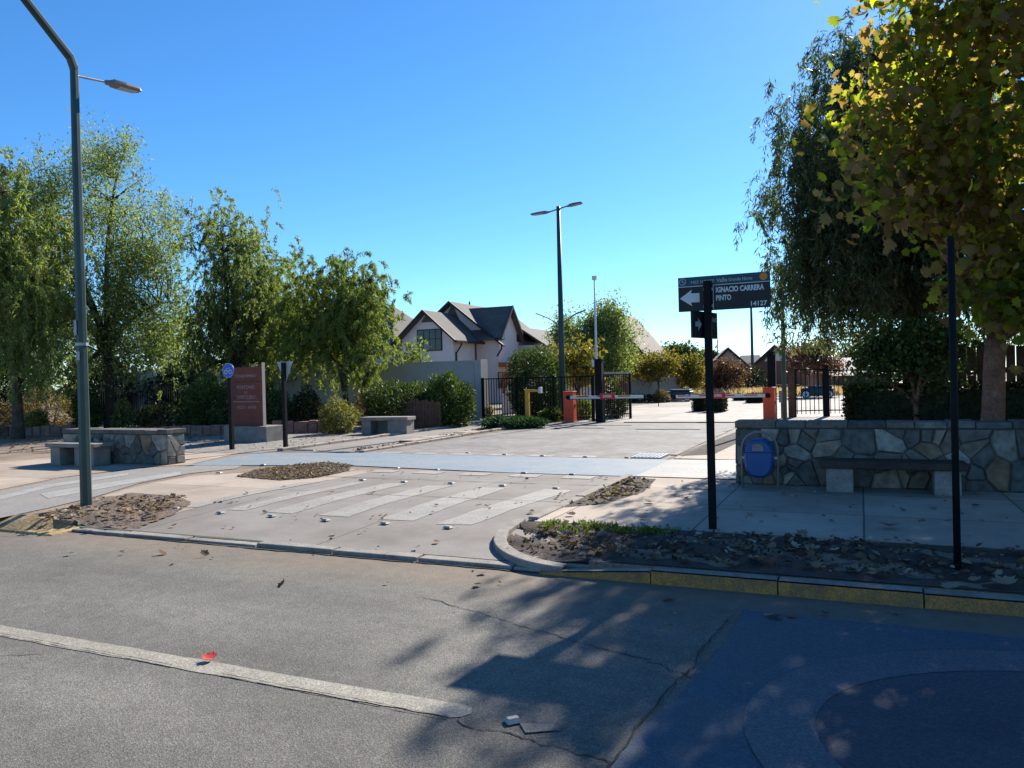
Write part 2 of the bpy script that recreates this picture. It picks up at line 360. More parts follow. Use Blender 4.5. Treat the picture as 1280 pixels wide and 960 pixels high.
# leaves ----------------------------------------------------------
T_DIA = (np.array([(0,0,0),(.5,.45,.06),(0,1,0),(-.5,.45,.06)]), [(0,1,2,3)])
T_OVAL = (np.array([(0,0,0),(.42,.25,.05),(.42,.65,.05),(0,1,-.05),(-.42,.65,.05),(-.42,.25,.05)]), [(0,1,2,3),(0,3,4,5)])
_h = [(.05,.02),(.30,.02),(.52,.16),(.40,.26),(.66,.48),(.42,.50),(.36,.60),(.34,.76),(.16,.68)]
_pv = [(0,.42,.05),(0,.05,0)] + [(x,y,-.22*x) for x,y in _h] + [(0,1.0,-.08)] + [(-x,y,-.22*x) for x,y in _h[::-1]]
T_PLANE = (np.array(_pv), [(0,i,i+1) for i in range(1,len(_pv)-1)] + [(0,len(_pv)-1,1)])
def leaves(name, c, d, L, Wd, rnd, tmpl, mat, rng, parent=None, kind=None, nrm=None):
    c = np.asarray(c, float); n = len(c); tv, tf = tmpl; k = len(tv)
    d = d/np.linalg.norm(d, axis=1, keepdims=True)
    q = rng.normal(size=(n,3)) if nrm is None else np.cross(d, nrm + 1e-6)
    b = q - d*(q*d).sum(1, keepdims=True); b /= np.linalg.norm(b, axis=1, keepdims=True)+1e-9
    e = np.cross(d, b)
    L = np.broadcast_to(L, n)[:,None,None]; Wd = np.broadcast_to(Wd, n)[:,None,None]
    v = c[:,None,:] + b[:,None,:]*tv[None,:,0:1]*Wd + d[:,None,:]*tv[None,:,1:2]*L + e[:,None,:]*tv[None,:,2:3]*L
    v = v.reshape(-1,3).astype(np.float32)
    lt = np.concatenate([np.array(f) for f in tf]); fl = np.array([len(f) for f in tf]); nf = len(tf); nl = len(lt)
    loops = (lt[None,:] + (np.arange(n)*k)[:,None]).ravel().astype(np.int32)
    starts = (np.concatenate([[0], np.cumsum(fl)[:-1]])[None,:] + (np.arange(n)*nl)[:,None]).ravel().astype(np.int32)
    me = bpy.data.meshes.new(name)
    me.vertices.add(n*k); me.vertices.foreach_set('co', v.ravel())
    me.loops.add(n*nl); me.loops.foreach_set('vertex_index', loops)
    me.polygons.add(n*nf); me.polygons.foreach_set('loop_start', starts)
    me.update(calc_edges=True); me.validate()
    at_ = me.attributes.new('rnd', 'FLOAT', 'POINT'); at_.data.foreach_set('value', np.repeat(np.clip(rnd,0,1), k).astype(np.float32))
    return finish(bpy.data.objects.new(name, me), mat, parent, None, 0, kind, 0)

def bez(p0, p1, p2, k=7):
    return [p0*((1-t)**2) + p1*(2*t*(1-t)) + p2*(t*t) for t in np.linspace(0,1,k)]
def skeleton(rng, fork, trunk_h, trunk_r, crowns, n_limb, bend=.25, base_flare=1.35, lean=(0,0), stems=1):
    """trunk and limbs that reach leaf clusters spread through the crown ellipsoids"""
    cl = []
    for (cx,cy,cz,rx,ry,rz,cnt) in crowns:
        d = rng.normal(size=(cnt,3)); d /= np.linalg.norm(d, axis=1, keepdims=True)
        rr = rng.random(cnt)**(1/2.4)
        cl.append(np.array([cx,cy,cz]) + d*rr[:,None]*np.array([rx,ry,rz]))
    cl = np.concatenate(cl); mb = MB()
    top = np.array([lean[0], lean[1], trunk_h])
    for st in range(stems):
        off = rng.normal(size=3)*[.25,.2,0] if stems > 1 else np.zeros(3)
        tp = top + off*2.2
        k = 7; path = [off*.3 + (tp-off*.3)*t + np.array([math.sin(t*4+st)*.05, math.cos(t*3+st)*.04, 0])*trunk_h*.25*(t*(1-t)*4) for t in np.linspace(0,1,k)]
        r = [trunk_r*(base_flare-(base_flare-1)*min(1,t*4))*(1-.22*t) for t in np.linspace(0,1,k)]
        path[0][2] = -.15
        mb.tube(path, r, 10)
    picks = [int(np.argmax(cl[:,2]))]
    while len(picks) < n_limb:
        dm = np.min(np.linalg.norm(cl[:,None]-cl[picks][None], axis=2), axis=1); picks.append(int(np.argmax(dm)))
    samples = []
    for i in picks:
        p2 = cl[i]; v = p2-top; mid = top + v*.45 + np.array([0,0,np.linalg.norm(v)*bend]) + rng.normal(size=3)*.12*np.linalg.norm(v)*.5
        path = bez(top, mid, p2, 9); L = np.linalg.norm(v)
        rad = list(np.linspace(trunk_r*.62, .014, 9)); mb.tube(path, rad, 7)
        samples += [(p, r_) for p, r_ in zip(path[2:], rad[2:])]
    sp = np.array([p for p,_ in samples]); sr = np.array([r_ for _,r_ in samples])
    for i in range(len(cl)):
        if i in picks: continue
        dd = np.linalg.norm(sp-cl[i], axis=1) + np.maximum(0, sp[:,2]-cl[i,2])*.8
        j = int(np.argmin(dd)); v = cl[i]-sp[j]; l = np.linalg.norm(v)
        mid = sp[j] + v*.5 + np.array([0,0,l*.15]) + rng.normal(size=3)*l*.1
        mb.tube(bez(sp[j], mid, cl[i], 5), list(np.linspace(min(sr[j]*.7,.04), .007, 5)), 5)
    return mb, cl
def weep(rng, cl, rc, strands, per, slen, out=.45, zmin=.4):
    """hanging strands of narrow leaflets"""
    n = len(cl)*strands
    c0 = np.repeat(cl, strands, axis=0) + rng.normal(size=(n,3))*rc
    th = rng.random(n)*2*math.pi; ln = slen*(.45+rng.random(n)*.9); o = out*(.3+rng.random(n))
    hd = np.stack([np.cos(th), np.sin(th), np.zeros(n)], 1)
    t = rng.random((n,per)); tt = t*ln[:,None]
    p = c0[:,None,:] + hd[:,None,:]*(o[:,None]*(1-np.exp(-1.6*tt)))[:,:,None]
    p[:,:,2] += .10*tt - .42*tt**1.5
    p = p.reshape(-1,3) + rng.normal(size=(n*per,3))*.03
    d = np.repeat(hd, per, axis=0)*.35 + rng.normal(size=(n*per,3))*.42 + np.array([0,0,-.75])
    cr_ = np.repeat(rng.random(len(cl)), strands*per)*.35
    rnd = cr_ + rng.random(n*per)*.65
    k = p[:,2] > zmin
    return p[k], d[k], rnd[k]
def puff(rng, cl, rc, per, up=.2):
    n = len(cl)*per
    sc = np.repeat(.6+rng.random(len(cl))*.8, per)[:,None]
    p = np.repeat(cl, per, axis=0) + np.clip(rng.normal(size=(n,3)), -2.0, 2.0)*np.asarray(rc)*sc
    d = rng.normal(size=(n,3)) + np.array([0,0,up])
    rnd = np.repeat(rng.random(len(cl)), per)*.4 + rng.random(n)*.6
    return p, d, rnd
def tree(name, label, cat, s, n, seed, trunk_h, trunk_r, crowns, style, leafmat, bark='bark', n_limb=6, L=.2, Wd=.05, per=60, rc=.35, strands=9, slen=1.2, z0=0, lean=(0,0), stems=1, group=None, tmpl=T_DIA, bend=.25, out=.45, zmin=.5, up=.2):
    rng = np.random.default_rng(seed)
    t = root(name, label, cat, s, n, z0, group=group)
    mb, cl = skeleton(rng, None, trunk_h, trunk_r, crowns, n_limb, bend, lean=lean, stems=stems)
    obj('trunk', mb, bark, t, smooth=True)
    if style == 'weep': p, d, r_ = weep(rng, cl, rc, strands, per, slen, out, zmin)
    else: p, d, r_ = puff(rng, cl, rc, per, up)
    k = rng.random(len(p))
    leaves('crown', p, d, L*(.6+.8*k), Wd*(.6+.8*k), r_, tmpl, leafmat, rng, t)
    return t
def shrub(name, label, cat, s, n, rad, cnt, leafmat, seed, L=.09, Wd=.045, lump=.22, z0=0.0, group=None, shell=.22, tmpl=T_DIA, stem='barkdark', box=False, rot=0.0, up=.3):
    rng = np.random.default_rng(seed); rx, ry, rz = rad
    t = root(name, label, cat, s, n, z0, rot, group)
    if box:
        obj('inner_branches', MB().box(-rx*.965,rx*.965,-ry*.88,ry*.88,0,rz*1.9), 'lf_dkhedge', t)
        f = rng.integers(0,5,cnt); u = rng.random((cnt,3))*2-1; dp = 1-np.abs(rng.normal(size=cnt))*.05
        for ax, sg, sel in ((0,1,f==0),(0,-1,f==1),(1,1,f==2),(1,-1,f==3),(2,1,f==4)): u[sel,ax] = sg*dp[sel]
        p = u*np.array([rx,ry,rz]); p[:,2] = (u[:,2]*.5+.5)*2*rz
        p += rng.normal(size=(cnt,3))*.025; nr = u
    else:
        d = rng.normal(size=(cnt,3)); d /= np.linalg.norm(d, axis=1, keepdims=True)
        ph = rng.random((6,3))*9; fr = rng.normal(size=(6,3))*2.6
        w_ = 1 + lump*sum(np.sin(d@fr[i]*1.5+ph[i,0]) for i in range(6))/2.4
        rr = 1-np.abs(rng.normal(size=cnt))*shell
        p = d*(np.clip(rr,.05,1.1)*w_)[:,None]*np.array([rx,ry,rz]) + np.array([0,0,rz*.78]); nr = d
        k = p[:,2] > .02; p = p[k]; nr = nr[k]; cnt = len(p)
    dd = nr*.7 + rng.normal(size=(cnt,3))*.7 + np.array([0,0,up])
    k = rng.random(cnt)
    leaves('foliage', p, dd, L*(.6+.8*k), Wd*(.6+.8*k), rng.random(cnt)*.75+.25*rng.random(cnt), tmpl, leafmat, rng, t)
    mb = MB()
    for i in range(9):
        a = rng.random()*6.28; e = np.array([math.cos(a)*rx*.6*rng.random(), math.sin(a)*ry*.6*rng.random(), rz*(.9+.5*rng.random())])
        b0 = np.array([e[0]*.25, e[1]*.25, 0]); mb.tube(bez(b0, (b0+e)/2+[0,0,.1*rz], e, 4), [.022,.018,.012,.006], 5)
    obj('stems', mb, stem, t)
    return t

# ================================================================== GROUND (street frame: x=s, y=n)
FAR = 420
def struct(name, mb, mats, **k): return obj(name, mb, mats, kind='structure', **k)
KN = 6.36                                  # line of the kerb
rd = MB().sheet([(-FAR,-60),(FAR,-60),(FAR,KN+.2),(-FAR,KN+.2)], -.12)
struct('road', rd, 'asphalt')
g = MB()
AP0, AP1, APN = -8.9, -2.2, 8.7            # the dropped driveway apron cut out of the earth sheet
g.sheet([(-FAR,KN+.05),(AP0,KN+.05),(AP0,FAR),(-FAR,FAR)], -.004)
g.sheet([(AP0,APN),(AP1,APN),(AP1,FAR),(AP0,FAR)], -.004)
g.sheet([(AP1,KN+.05),(FAR,KN+.05),(FAR,FAR),(AP1,FAR)], -.004)
g.box(-FAR,AP0,KN+.05,KN+.15,-.3,-.006); g.box(AP1,FAR,KN+.05,KN+.15,-.3,-.006)
struct('ground', g, 'earth')
# apron ramp
ap = MB()
for i in range(1):
    ap.sheet([(AP0,KN+.12,-.078),(AP1,KN+.12,-.078),(AP1,APN,.002),(AP0,APN,.002)], 0)
ap.sheet([(-8.5,APN,.002),(-3.3,APN,.002),(-3.3,12.0,.002),(-8.9,12.0,.002)], 0)
struct('driveway_apron', ap, 'apron')
# gutter lip along the apron
random.seed(4)
kb = MB(); x = -8.9
while x < -2.7:
    L_ = min(1.0, -2.6-x); dz = random.uniform(-.012,.012)
    kb.box(x+.008, x+L_-.012, KN-.02+random.uniform(-.012,.012), KN+.13, -.25, -.084+dz); x += L_
struct('gutter_kerb', kb, 'kerbgrey', bevel=.012)
# yellow kerb on the right
kb = MB(); x = -2.62
while x < 40:
    L_ = 1.0; h = -.010 + random.uniform(-.008,.008)
    t0 = min(1, max(.25,(x+2.9)/1.0)); y0 = random.uniform(-.008,.008)
    kb.add([(x+.006,KN-.11+y0,-.3),(x+L_-.006,KN-.11+y0,-.3),(x+L_-.006,KN+.07,-.3),(x+.006,KN+.07,-.3),
            (x+.006,KN-.085+y0,h-.11*(1-t0)),(x+L_-.006,KN-.085+y0,h),(x+L_-.006,KN+.07,h),(x+.006,KN+.07,h-.11*(1-t0))],
           [(0,3,2,1),(4,5,6,7),(1,2,6,5),(2,3,7,6),(3,0,4,7)], 0)
    kb.add([(x+.006,KN-.112+y0,-.3),(x+L_-.006,KN-.112+y0,-.3),(x+L_-.006,KN-.087+y0,h-.012),(x+.006,KN-.087+y0,h-.012-.11*(1-t0))], [(0,1,2,3)], 1)
    x += L_
struct('yellow_kerb', kb, ['kerbgrey','yellowkerb'], bevel=.008)
# broken yellow kerb end on the left
kb = MB(); x = -8.72
for (xa_, xb_, za_k, zb_k, mi_) in ((-9.42,-8.75,.055,-.07,0),(-9.98,-9.43,.03,.06,0),(-10.45,-9.99,-.06,.02,0)):
    kb.add([(xa_,KN-.31,-.22),(xb_,KN-.31,-.22),(xb_,KN+.12,-.3),(xa_,KN+.12,-.3),(xa_,KN-.30,-.105),(xb_,KN-.30,-.105),(xb_,KN+.08,zb_k-.012),(xa_,KN+.08,za_k-.012)],
           [(0,3,2,1),(4,5,6,7),(0,1,5,4),(1,2,6,5),(2,3,7,6),(3,0,4,7)], mi_)
for k_ in range(24): kb.box(-11.5-k_,-10.51-k_,KN-.1,KN+.1,-.3,-.085+.01*(k_%3),1)
struct('worn_kerb', kb, ['sandkerb','kerbgrey'], bevel=.02)
# right verge: uneven soil behind the curved kerb
def ncurve(s):
    if s > -2.45: return KN+.06
    t = (s+3.5)/1.05; t = max(0,min(1,t)); return KN+.06 + (8.0-KN-.06)*(1-math.sqrt(max(0,1-(1-t)**2)))*1.0 if t > 0 else 8.0
rng = np.random.default_rng(3)
vg = MB(); ss = np.concatenate([np.linspace(-3.46,-2.4,16), np.linspace(-2.3,14,150)]); nn = 16; vs=[]; fs=[]
for i, s_ in enumerate(ss):
    a = ncurve(s_)
    for j in range(nn):
        t = j/(nn-1); n_ = a + (7.93-a)*t
        e = math.sin(t*math.pi)
        vs.append((s_, n_, .006 - .05*(1-t)*max(0,min(1,(-1.9-s_)/.8)) + e*(.028*math.sin(s_*3.1+n_*7)+.018*math.sin(s_*11+n_*13)+rng.normal()*.012) ))
for i in range(len(ss)-1):
    for j in range(nn-1): fs.append((i*nn+j,(i+1)*nn+j,(i+1)*nn+j+1,i*nn+j+1))
vg.add(vs, fs); struct('right_verge', vg, 'soil', smooth=True)
# curved concrete edging of the verge corner
ce = MB(); cpts = []
for t in np.linspace(0,1,15):
    s_ = -3.5 + 1.1*t; cpts.append((s_, ncurve(s_)))
cpts = [(-3.5,8.05)] + cpts[0:]
def ribbon(mb, pts, w0, w1, z0, z1, mi=0):
    for i in range(len(pts)-1):
        a = Vector((*pts[i],0)); b = Vector((*pts[i+1],0)); d = (b-a)
        if d.length < 1e-5: continue
        d.normalize(); nr = Vector((-d.y,d.x,0)); gap = d*.004
        q = [a+nr*w0+gap,b+nr*w0-gap,b+nr*w1-gap,a+nr*w1+gap]
        mb.prism([(p.x,p.y) for p in q], z0, z1, mi)
for w0_, w1_ in ((-.13,0),):
    vs = []
    for i, p in enumerate(cpts):
        a = Vector((*cpts[max(0,i-1)],0)); b_ = Vector((*cpts[min(len(cpts)-1,i+1)],0)); d = (b_-a).normalized(); nr = Vector((-d.y,d.x,0)); c = Vector((*p,0))
        dz = -.062*i/len(cpts)
        for q, z in ((c+nr*w0_,-.25),(c+nr*w0_,.012+dz),(c+nr*w1_,.018+dz),(c+nr*w1_,-.25)): vs.append((q.x,q.y,z))
    ce.add(vs, [(i*4+k,(i+1)*4+k,(i+1)*4+k+1,i*4+k+1) for i in range(len(cpts)-1) for k in range(3)] + [(0,1,2,3)])
ce.box(-2.80,-2.12,KN+.075,KN+.26,-.25,-.045)
struct('verge_edging', ce, 'kerbgrey', bevel=.01)
# right pavement and driveway kerb line
pv = MB().prism([(-3.36,7.95),(60,7.95),(60,11.5),(-1.66,11.5),(-1.66,11.9),(-1.9,11.9),(-3.4,11.9)], -.2, .010)
struct('right_pavement', pv, 'pavement')
pv = MB().prism([(-3.30,14.75),(-1.8,14.75),(-1.8,26.5),(-2.9,26.5)], -.2, .010)
struct('inner_pavement', pv, 'pavement')
kb = MB(); y = 8.1
while y < 26:
    if not (11.8 < y < 14.6): kb.box(-3.50,-3.37, y+.005, y+.795, -.2, .03+random.uniform(-.006,.006))
    y += .8
struct('driveway_kerb', kb, 'kerbgrey', bevel=.012)
# dirt seam with leaves along the kerb
sm = MB(); sm.sheet([(-3.36,8.9),(-2.95,9.3),(-2.75,10.4),(-2.9,11.7),(-3.36,11.8)], .0145)
sm.sheet([(-3.28,15.2),(-2.7,15.6),(-2.6,19),(-2.75,23),(-3.1,23)], .0145)
struct('dirt_seam', sm, 'soil')
# main driveway paving and inner road
dv = MB().sheet([(-10.45,14.55),(-3.4,14.55),(-3.0,26.4),(-9.7,26.4)], .004)
struct('driveway', dv, 'drive')
ir = MB().sheet([(-12.8,26.45),(16,26.45),(24,120),(-4,120),(-10,50)], .004)
struct('inner_road', ir, 'inner')
# blue cycle crossing
bl = MB().sheet([(-12.6,11.6),(-9.2,12.35),(-5.4,11.98),(-3.3,11.98),(-3.3,14.5),(-6.7,14.5),(-10.5,14.6),(-13.0,14.0)], .010)
struct('cycle_crossing', bl, 'bluelane')
bl = MB().sheet([(-3.3,11.98),(-1.7,11.98),(-1.7,14.7),(-3.3,14.5)], .014)
struct('pale_crossing_end', bl, 'palelane')
cp = MB().sheet([at(*p) for p in [(330,567),(275,578),(232,584),(175,586),(75,599),(0,615),(-160,640),(-200,676),(0,648),(62,635),(120,621),(175,604),(237,592),(295,586)]], .006)
struct('cycle_path', cp, 'greylane')
st = MB()
for pts in ([(50,618),(120,606),(225,590),(226,594),(130,611),(60,624)], [(0,607+14),(60,606),(160,592),(161,594.5),(64,609.5),(0,626)]):
    st.sheet([at(*p) for p in pts], .010)
struct('cycle_path_marking', st, 'palelane')
lp = MB().sheet([at(*p) for p in [(-200,640),(0,612),(75,597),(180,584),(236,581),(300,566),(200,566),(60,572),(-60,582),(-300,600)]], .003)
struct('left_pavement', lp, 'pavement')
def pin(poly, x, y):
    r_ = False
    for i in range(len(poly)):
        (x1, y1), (x2, y2) = poly[i], poly[(i+1) % len(poly)]
        if ((y1 > y) != (y2 > y)) and x < (x2-x1)*(y-y1)/(y2-y1+1e-12)+x1: r_ = not r_
    return r_
def zflow(x, y):
    """height of the ground where the flat verge runs down into the driveway ramp"""
    t_ = max(0, min(1, (x+9.05)/.45)); t_ = t_*t_*(3-2*t_)
    return min(0, (y-APN)*.080/(APN-KN-.12))*t_
def draped(poly, zfn, st_, ymin=-99):
    mb = MB(); vid = {}; x0 = min(q[0] for q in poly); x1 = max(q[0] for q in poly); y0 = min(q[1] for q in poly); y1 = max(q[1] for q in poly)
    def gv(i, j):
        if (i, j) not in vid:
            x, y = x0+i*st_, y0+j*st_; vid[(i, j)] = len(mb.v); mb.v.append((x, y, zfn(x, y))); mb.a.append(.5)
        return vid[(i, j)]
    for i in range(int((x1-x0)/st_)+1):
        for j in range(int((y1-y0)/st_)+1):
            if y0+j*st_ > ymin and pin(poly, x0+(i+.5)*st_, y0+(j+.5)*st_): mb.f.append((gv(i,j), gv(i+1,j), gv(i+1,j+1), gv(i,j+1))); mb.mi.append(0)
    return mb
lp = draped([at(*p) for p in [(128,620),(180,606),(240,595),(330,590),(480,588),(300,620),(245,632),(180,645)]], lambda x, y: zflow(x, y)+.0045, .05, KN+.10)
struct('left_pavement_patch', lp, 'pavement')
# soil patch round the lamp post
lpoly = [at(*p_) for p_ in [(30,657),(60,642),(120,626),(165,617),(225,622),(240,627),(215,640),(175,652),(150,661),(100,663)]]
sp_ = draped(lpoly, lambda x, y: zflow(x, y)+.017+.010*math.sin(x*9+y*5)*math.sin(y*11) - .012*max(0, 1-(y-KN-.1)/.3), .05, KN+.10)
struct('lamp_soil', sp_, 'dirt', smooth=True)
lb = MB().sheet([at(*p) for p in [(296,596),(318,588),(360,583),(405,578),(440,582),(436,589),(400,597),(350,601)]], .0145)
struct('leafy_bed', lb, 'soil')
# side lane and median
sl_ = MB().sheet([(-12.7,14.6),(-10.7,14.7),(-10.9,19),(-11.4,26.6),(-13.6,26.6),(-12.9,20)], .004)
struct('side_lane', sl_, 'apron')
gb = MB().sheet([(-12.95,14.2),(-12.95,19),(-13.0,26),(-19,26),(-19,15.2),(-14.6,13.9)], .005)
struct('gravel_bed', gb, 'gravel')
kb = MB(); y = 14.7
while y < 26.6:
    kb.box(-12.93,-12.75, y+.01, y+.59, -.2, .07+random.uniform(-.01,.01)); kb.box(-10.55,-10.40, y+.01, y+.59, -.2, .06+random.uniform(-.01,.01)); y += .6
struct('lane_kerb', kb, 'pavement', bevel=.015)
md = MB().sheet([(-10.75,14.8),(-10.56,14.8),(-10.5,26),(-11.3,26),(-10.95,19)], .009); struct('median_soil', md, 'soil')
ms = MB(); y = 17.2
for k_ in range(4):
    ms.box(-11.05+.02*k_, -10.6, y, y+.86, -.1, .06+random.uniform(-.01,.015)); y += .95
struct('median_slabs', ms, 'pavement', bevel=.012)
# zebra stripes on the apron
zb = MB()
def jag(poly, z, amp=.02, step=.25):
    out = []
    for i in range(len(poly)):
        a = Vector(poly[i]); b = Vector(poly[(i+1)%len(poly)]); k = max(1,int((b-a).length/step))
        for j in range(k):
            p = a.lerp(b, j/k); out.append((p.x+random.uniform(-amp,amp), p.y+random.uniform(-amp,amp)))
    return out
def zap(n): return (.002 + (n-APN)*.080/(APN-KN-.12) if n < APN else .002) + .004
def atz(px, py):
    z = 0
    for _ in range(4): q = at(px, py, z); z = zap(q[1])
    return q
def zstripe(mb, bl_, br_, tr_, tl_, k=14):
    q = [Vector(atz(*p)) for p in (bl_, br_, tr_, tl_)]; vs = []
    for i in range(k+1):
        t_ = i/k
        for e, f in ((0,3),(1,2)):
            c = q[e].lerp(q[f], t_) + Vector((random.uniform(-.012,.012), 0)); vs.append((c.x, c.y, zap(c.y)))
    mb.add(vs, [(2*i,2*i+1,2*i+3,2*i+2) for i in range(k)])
for q in (((283,637),(306,638),(462,602),(441,603)), ((333,640),(366,642),(510,604),(482,604)), ((399,644),(435,646),(565,607),(533,607)), ((473,649),(517,651),(634,610),(600,609)), ((545,655),(590,656),(716,613),(682,611))):
    zstripe(zb, *q)
# broken edge dashes of the cycle crossing
for k_ in range(6):
    s0 = -9.0 + k_*.92
    zb.sheet([(s0,11.52),(s0+.5,11.52),(s0+.5,11.86),(s0,11.86)], .0085)
    zb.sheet([(s0-1.0,14.62),(s0-.45,14.62),(s0-.45,14.95),(s0-1.0,14.95)], .0085)
struct('zebra_marking', zb, 'zebra')
lb = MB(); zstripe(lb, (226,634), (246,634), (402,602), (376,603)); lb.v = [(x_,y_,z_+.002) for x_,y_,z_ in lb.v]
struct('apron_edge_line', lb, 'zebra')
# centre line, blue box, ring
cl_ = MB(); random.seed(9)
cl_.sheet(jag([(-40,3.50),(-1.95,3.44),(-1.89,3.47),(-1.86,3.53),(-1.90,3.585),(-1.96,3.60),(-40,3.70)], 0, .006, .10), -.1165)
struct('centre_line', cl_, 'cream')
cl2 = MB().sheet(jag([at(*p,-.12) for p in [(648,905),(690,906),(700,914),(655,917)]], 0, .01, .1), -.113); struct('centre_line_remnant', cl2, 'ghost')
bb = MB(); bb.sheet(jag([(-1.04,3.25),(-1.2,-2),(6.5,-2),(6.5,5.72),(-.80,5.78),(-.86,4.6)], 0, .02, .2), -.114)
struct('blue_road_box', bb, 'bluebox')
def disc(cx, cy, rx, ry, z, k=64): return [(cx+rx*math.cos(2*math.pi*i/k), cy+ry*math.sin(2*math.pi*i/k), z) for i in range(k)]
def ring(mb, cx, cy, rx, ry, w_, z, k=64):
    o = disc(cx,cy,rx,ry,z,k); i_ = disc(cx,cy,rx-w_,ry-w_,z,k)
    mb.add(o+i_, [(j,(j+1)%k,k+(j+1)%k,k+j) for j in range(k)])
RC = (1.35, 4.05)
rg = MB(); ring(rg, RC[0], RC[1], 1.92, 1.46, .33, -.108); ring(rg, 1.75, 3.95, .42, .52, .15, -.104)
struct('ring_marking', rg, 'ring')
rg = MB().sheet(disc(RC[0],RC[1],1.59,1.13,0)[::1], -.110); rg.v = [(a,b,-.110) for a,b,c in rg.v]
struct('dark_disc_marking', rg, 'ringin')
# cracks
cr_ = MB(); random.seed(21)
def crack(p, q, w0=.0045, z=-.1165, steps=34, amp=.016):
    a = Vector(p); b = Vector(q); d = (b-a).normalized(); nr = Vector((-d.y,d.x)); o = 0; prev = None
    for i in range(steps+1):
        o = o*.8 + random.uniform(-amp,amp); c = a.lerp(b, i/steps) + nr*o; w_ = w0*random.uniform(.3,1.4)
        cur = (c-nr*w_, c+nr*w_)
        if prev: cr_.add([(*prev[0],z),(*cur[0],z),(*cur[1],z),(*prev[1],z)], [(0,1,2,3)])
        prev = cur
crack((-5.6,3.475),(-3.9,3.462),.004,-.1085,40,.004); crack((-3.5,3.455),(-1.95,3.432),.004,-.1085,40,.004); crack((-1.9,3.42),(-.95,3.30)); crack((-.95,3.3),(-.85,3.28))
crack((-3.2,5.3),(-1.2,4.55)); crack((-8.9,5.95),(-12,5.4)); crack((-1.2,4.55),(-.9,4.4)); crack((-.86,5.6),(-1.1,2.6),.006,-.1085,60,.012)
crack((-6.2,2.6),(-4.9,3.3),.004); crack((-8,2.2),(-6.2,2.6),.004)
crack((-8.9,6.30),(-2.6,6.30),.02,-.112,60,.012)
crack((-8.4,10.75),(-3.5,10.85),.010,.0098,50,.012); crack((-6.5,9.2),(-3.6,9.3),.006,.0088,30,.01)
crack((-3.0,9.6),(-1.0,9.55),.006,.0145,20,.01)
struct('cracks', cr_, 'crack')
# slots, gate rail, drain
dk = MB(); dk.box(-8.95,-7.3,23.0,23.12,.0,.016); dk.box(-6.2,-4.3,22.6,22.72,.0,.016)
struct('floor_slots', dk, 'dark')
gr_ = MB().box(-7.5,-2.6,25.9,25.96,.0,.03); struct('gate_rail', gr_, 'dark')
dr = root('drain_grate', 'dark iron drain grate in the driveway gutter beside the right kerb', 'drain', -3.62, 15.0)
f_ = MB().box(-.5,.1,-.35,.45,.005,.012); obj('pit', f_, 'dark', dr)
f_ = MB()
for k_ in range(8): f_.box(-.5+.075*k_,-.46+.075*k_,-.35,.45,.013,.03)
obj('bars', f_, 'steel', dr)

# ================================================================== WALLS OF STONE
def voronoi_cells(w_, h_, k, rng):
    pts = rng.random((k,2))*[w_,h_]
    for _ in range(1):                                   # relax a little
        cells = [clip_cell(pts, i, w_, h_) for i in range(k)]
        pts = np.array([np.mean(c, axis=0) if len(c) else p for c, p in zip(cells, pts)])*.55 + pts*.45
    return [clip_cell(pts, i, w_, h_) for i in range(k)]
def clip_cell(pts, i, w_, h_):
    poly = [np.array(p, float) for p in ((0,0),(w_,0),(w_,h_),(0,h_))]
    order = np.argsort(((pts-pts[i])**2).sum(1))[1:18]
    for j in order:
        mid = (pts[i]+pts[j])/2; nr = pts[j]-pts[i]; out = []
        for a in range(len(poly)):
            p, q = poly[a], poly[(a+1)%len(poly)]; dp = (p-mid)@nr; dq = (q-mid)@nr
            if dp <= 0: out.append(p)
            if dp*dq < 0: out.append(p+(q-p)*(dp/(dp-dq)))
        poly = out
        if not poly: return []
    return poly
def stone_face(mb, o, ux, uy, un, w_, h_, size, rng, gap=.007):
    o = Vector(o); ux = Vector(ux); uy = Vector(uy); un = Vector(un)
    k = max(2, int(w_*h_/(size*size*.75)))
    for c in voronoi_cells(w_, h_, k, rng):
        if len(c) < 3: continue
        c = np.array(c); m_ = c.mean(0); out = []; inn = []
        rr = np.linalg.norm(c-m_, axis=1).mean()
        if rr < .03: continue
        f = 1-gap/rr; th = .016+rng.random()*.022; tilt = rng.normal(size=2)*.05
        for p in c:
            q = m_+(p-m_)*f; out.append(o+ux*q[0]+uy*q[1])
            q2 = m_+(p-m_)*(f-.022/rr) + rng.normal(size=2)*.006; dq = q2-m_
            inn.append(o+ux*q2[0]+uy*q2[1]+un*(th+dq@tilt))
        n_ = len(c); vs = out+inn
        mb.add(vs, [tuple(range(n_,2*n_))]+[(a,(a+1)%n_,n_+(a+1)%n_,n_+a) for a in range(n_)], 0, rng.random())
def stone_wall(name, label, s, n, L, T, H, seed, size=.30, rot=0):
    t = root(name, label, 'wall', s, n, 0, rot); rng = np.random.default_rng(seed)
    obj('core', MB().box(0,L,0,T,-.1,H-.05), 'mortar', t)
    mb = MB()
    stone_face(mb, (0,0,0), (1,0,0), (0,0,1), (0,-1,0), L, H-.10, size, rng)
    stone_face(mb, (L,0,0), (0,1,0), (0,0,1), (1,0,0), T, H-.10, size, rng)
    stone_face(mb, (0,T,0), (0,-1,0), (0,0,1), (-1,0,0), T, H-.10, size, rng)
    stone_face(mb, (L,T,0), (-1,0,0), (0,0,1), (0,1,0), L, H-.10, size*1.2, rng)
    obj('stones', mb, 'stones', t)
    cp = MB(); x = -.025
    while x < L+.02:
        l_ = min(.25+rng.random()*.35, L+.025-x); cp.box(x+.004, x+l_-.004, -.035, T+.035, H-.095+rng.random()*.006, H+rng.normal()*.006, 0, rng.random()*.75); x += l_
    obj('coping', cp, 'stones', t, bevel=.012)
    return t
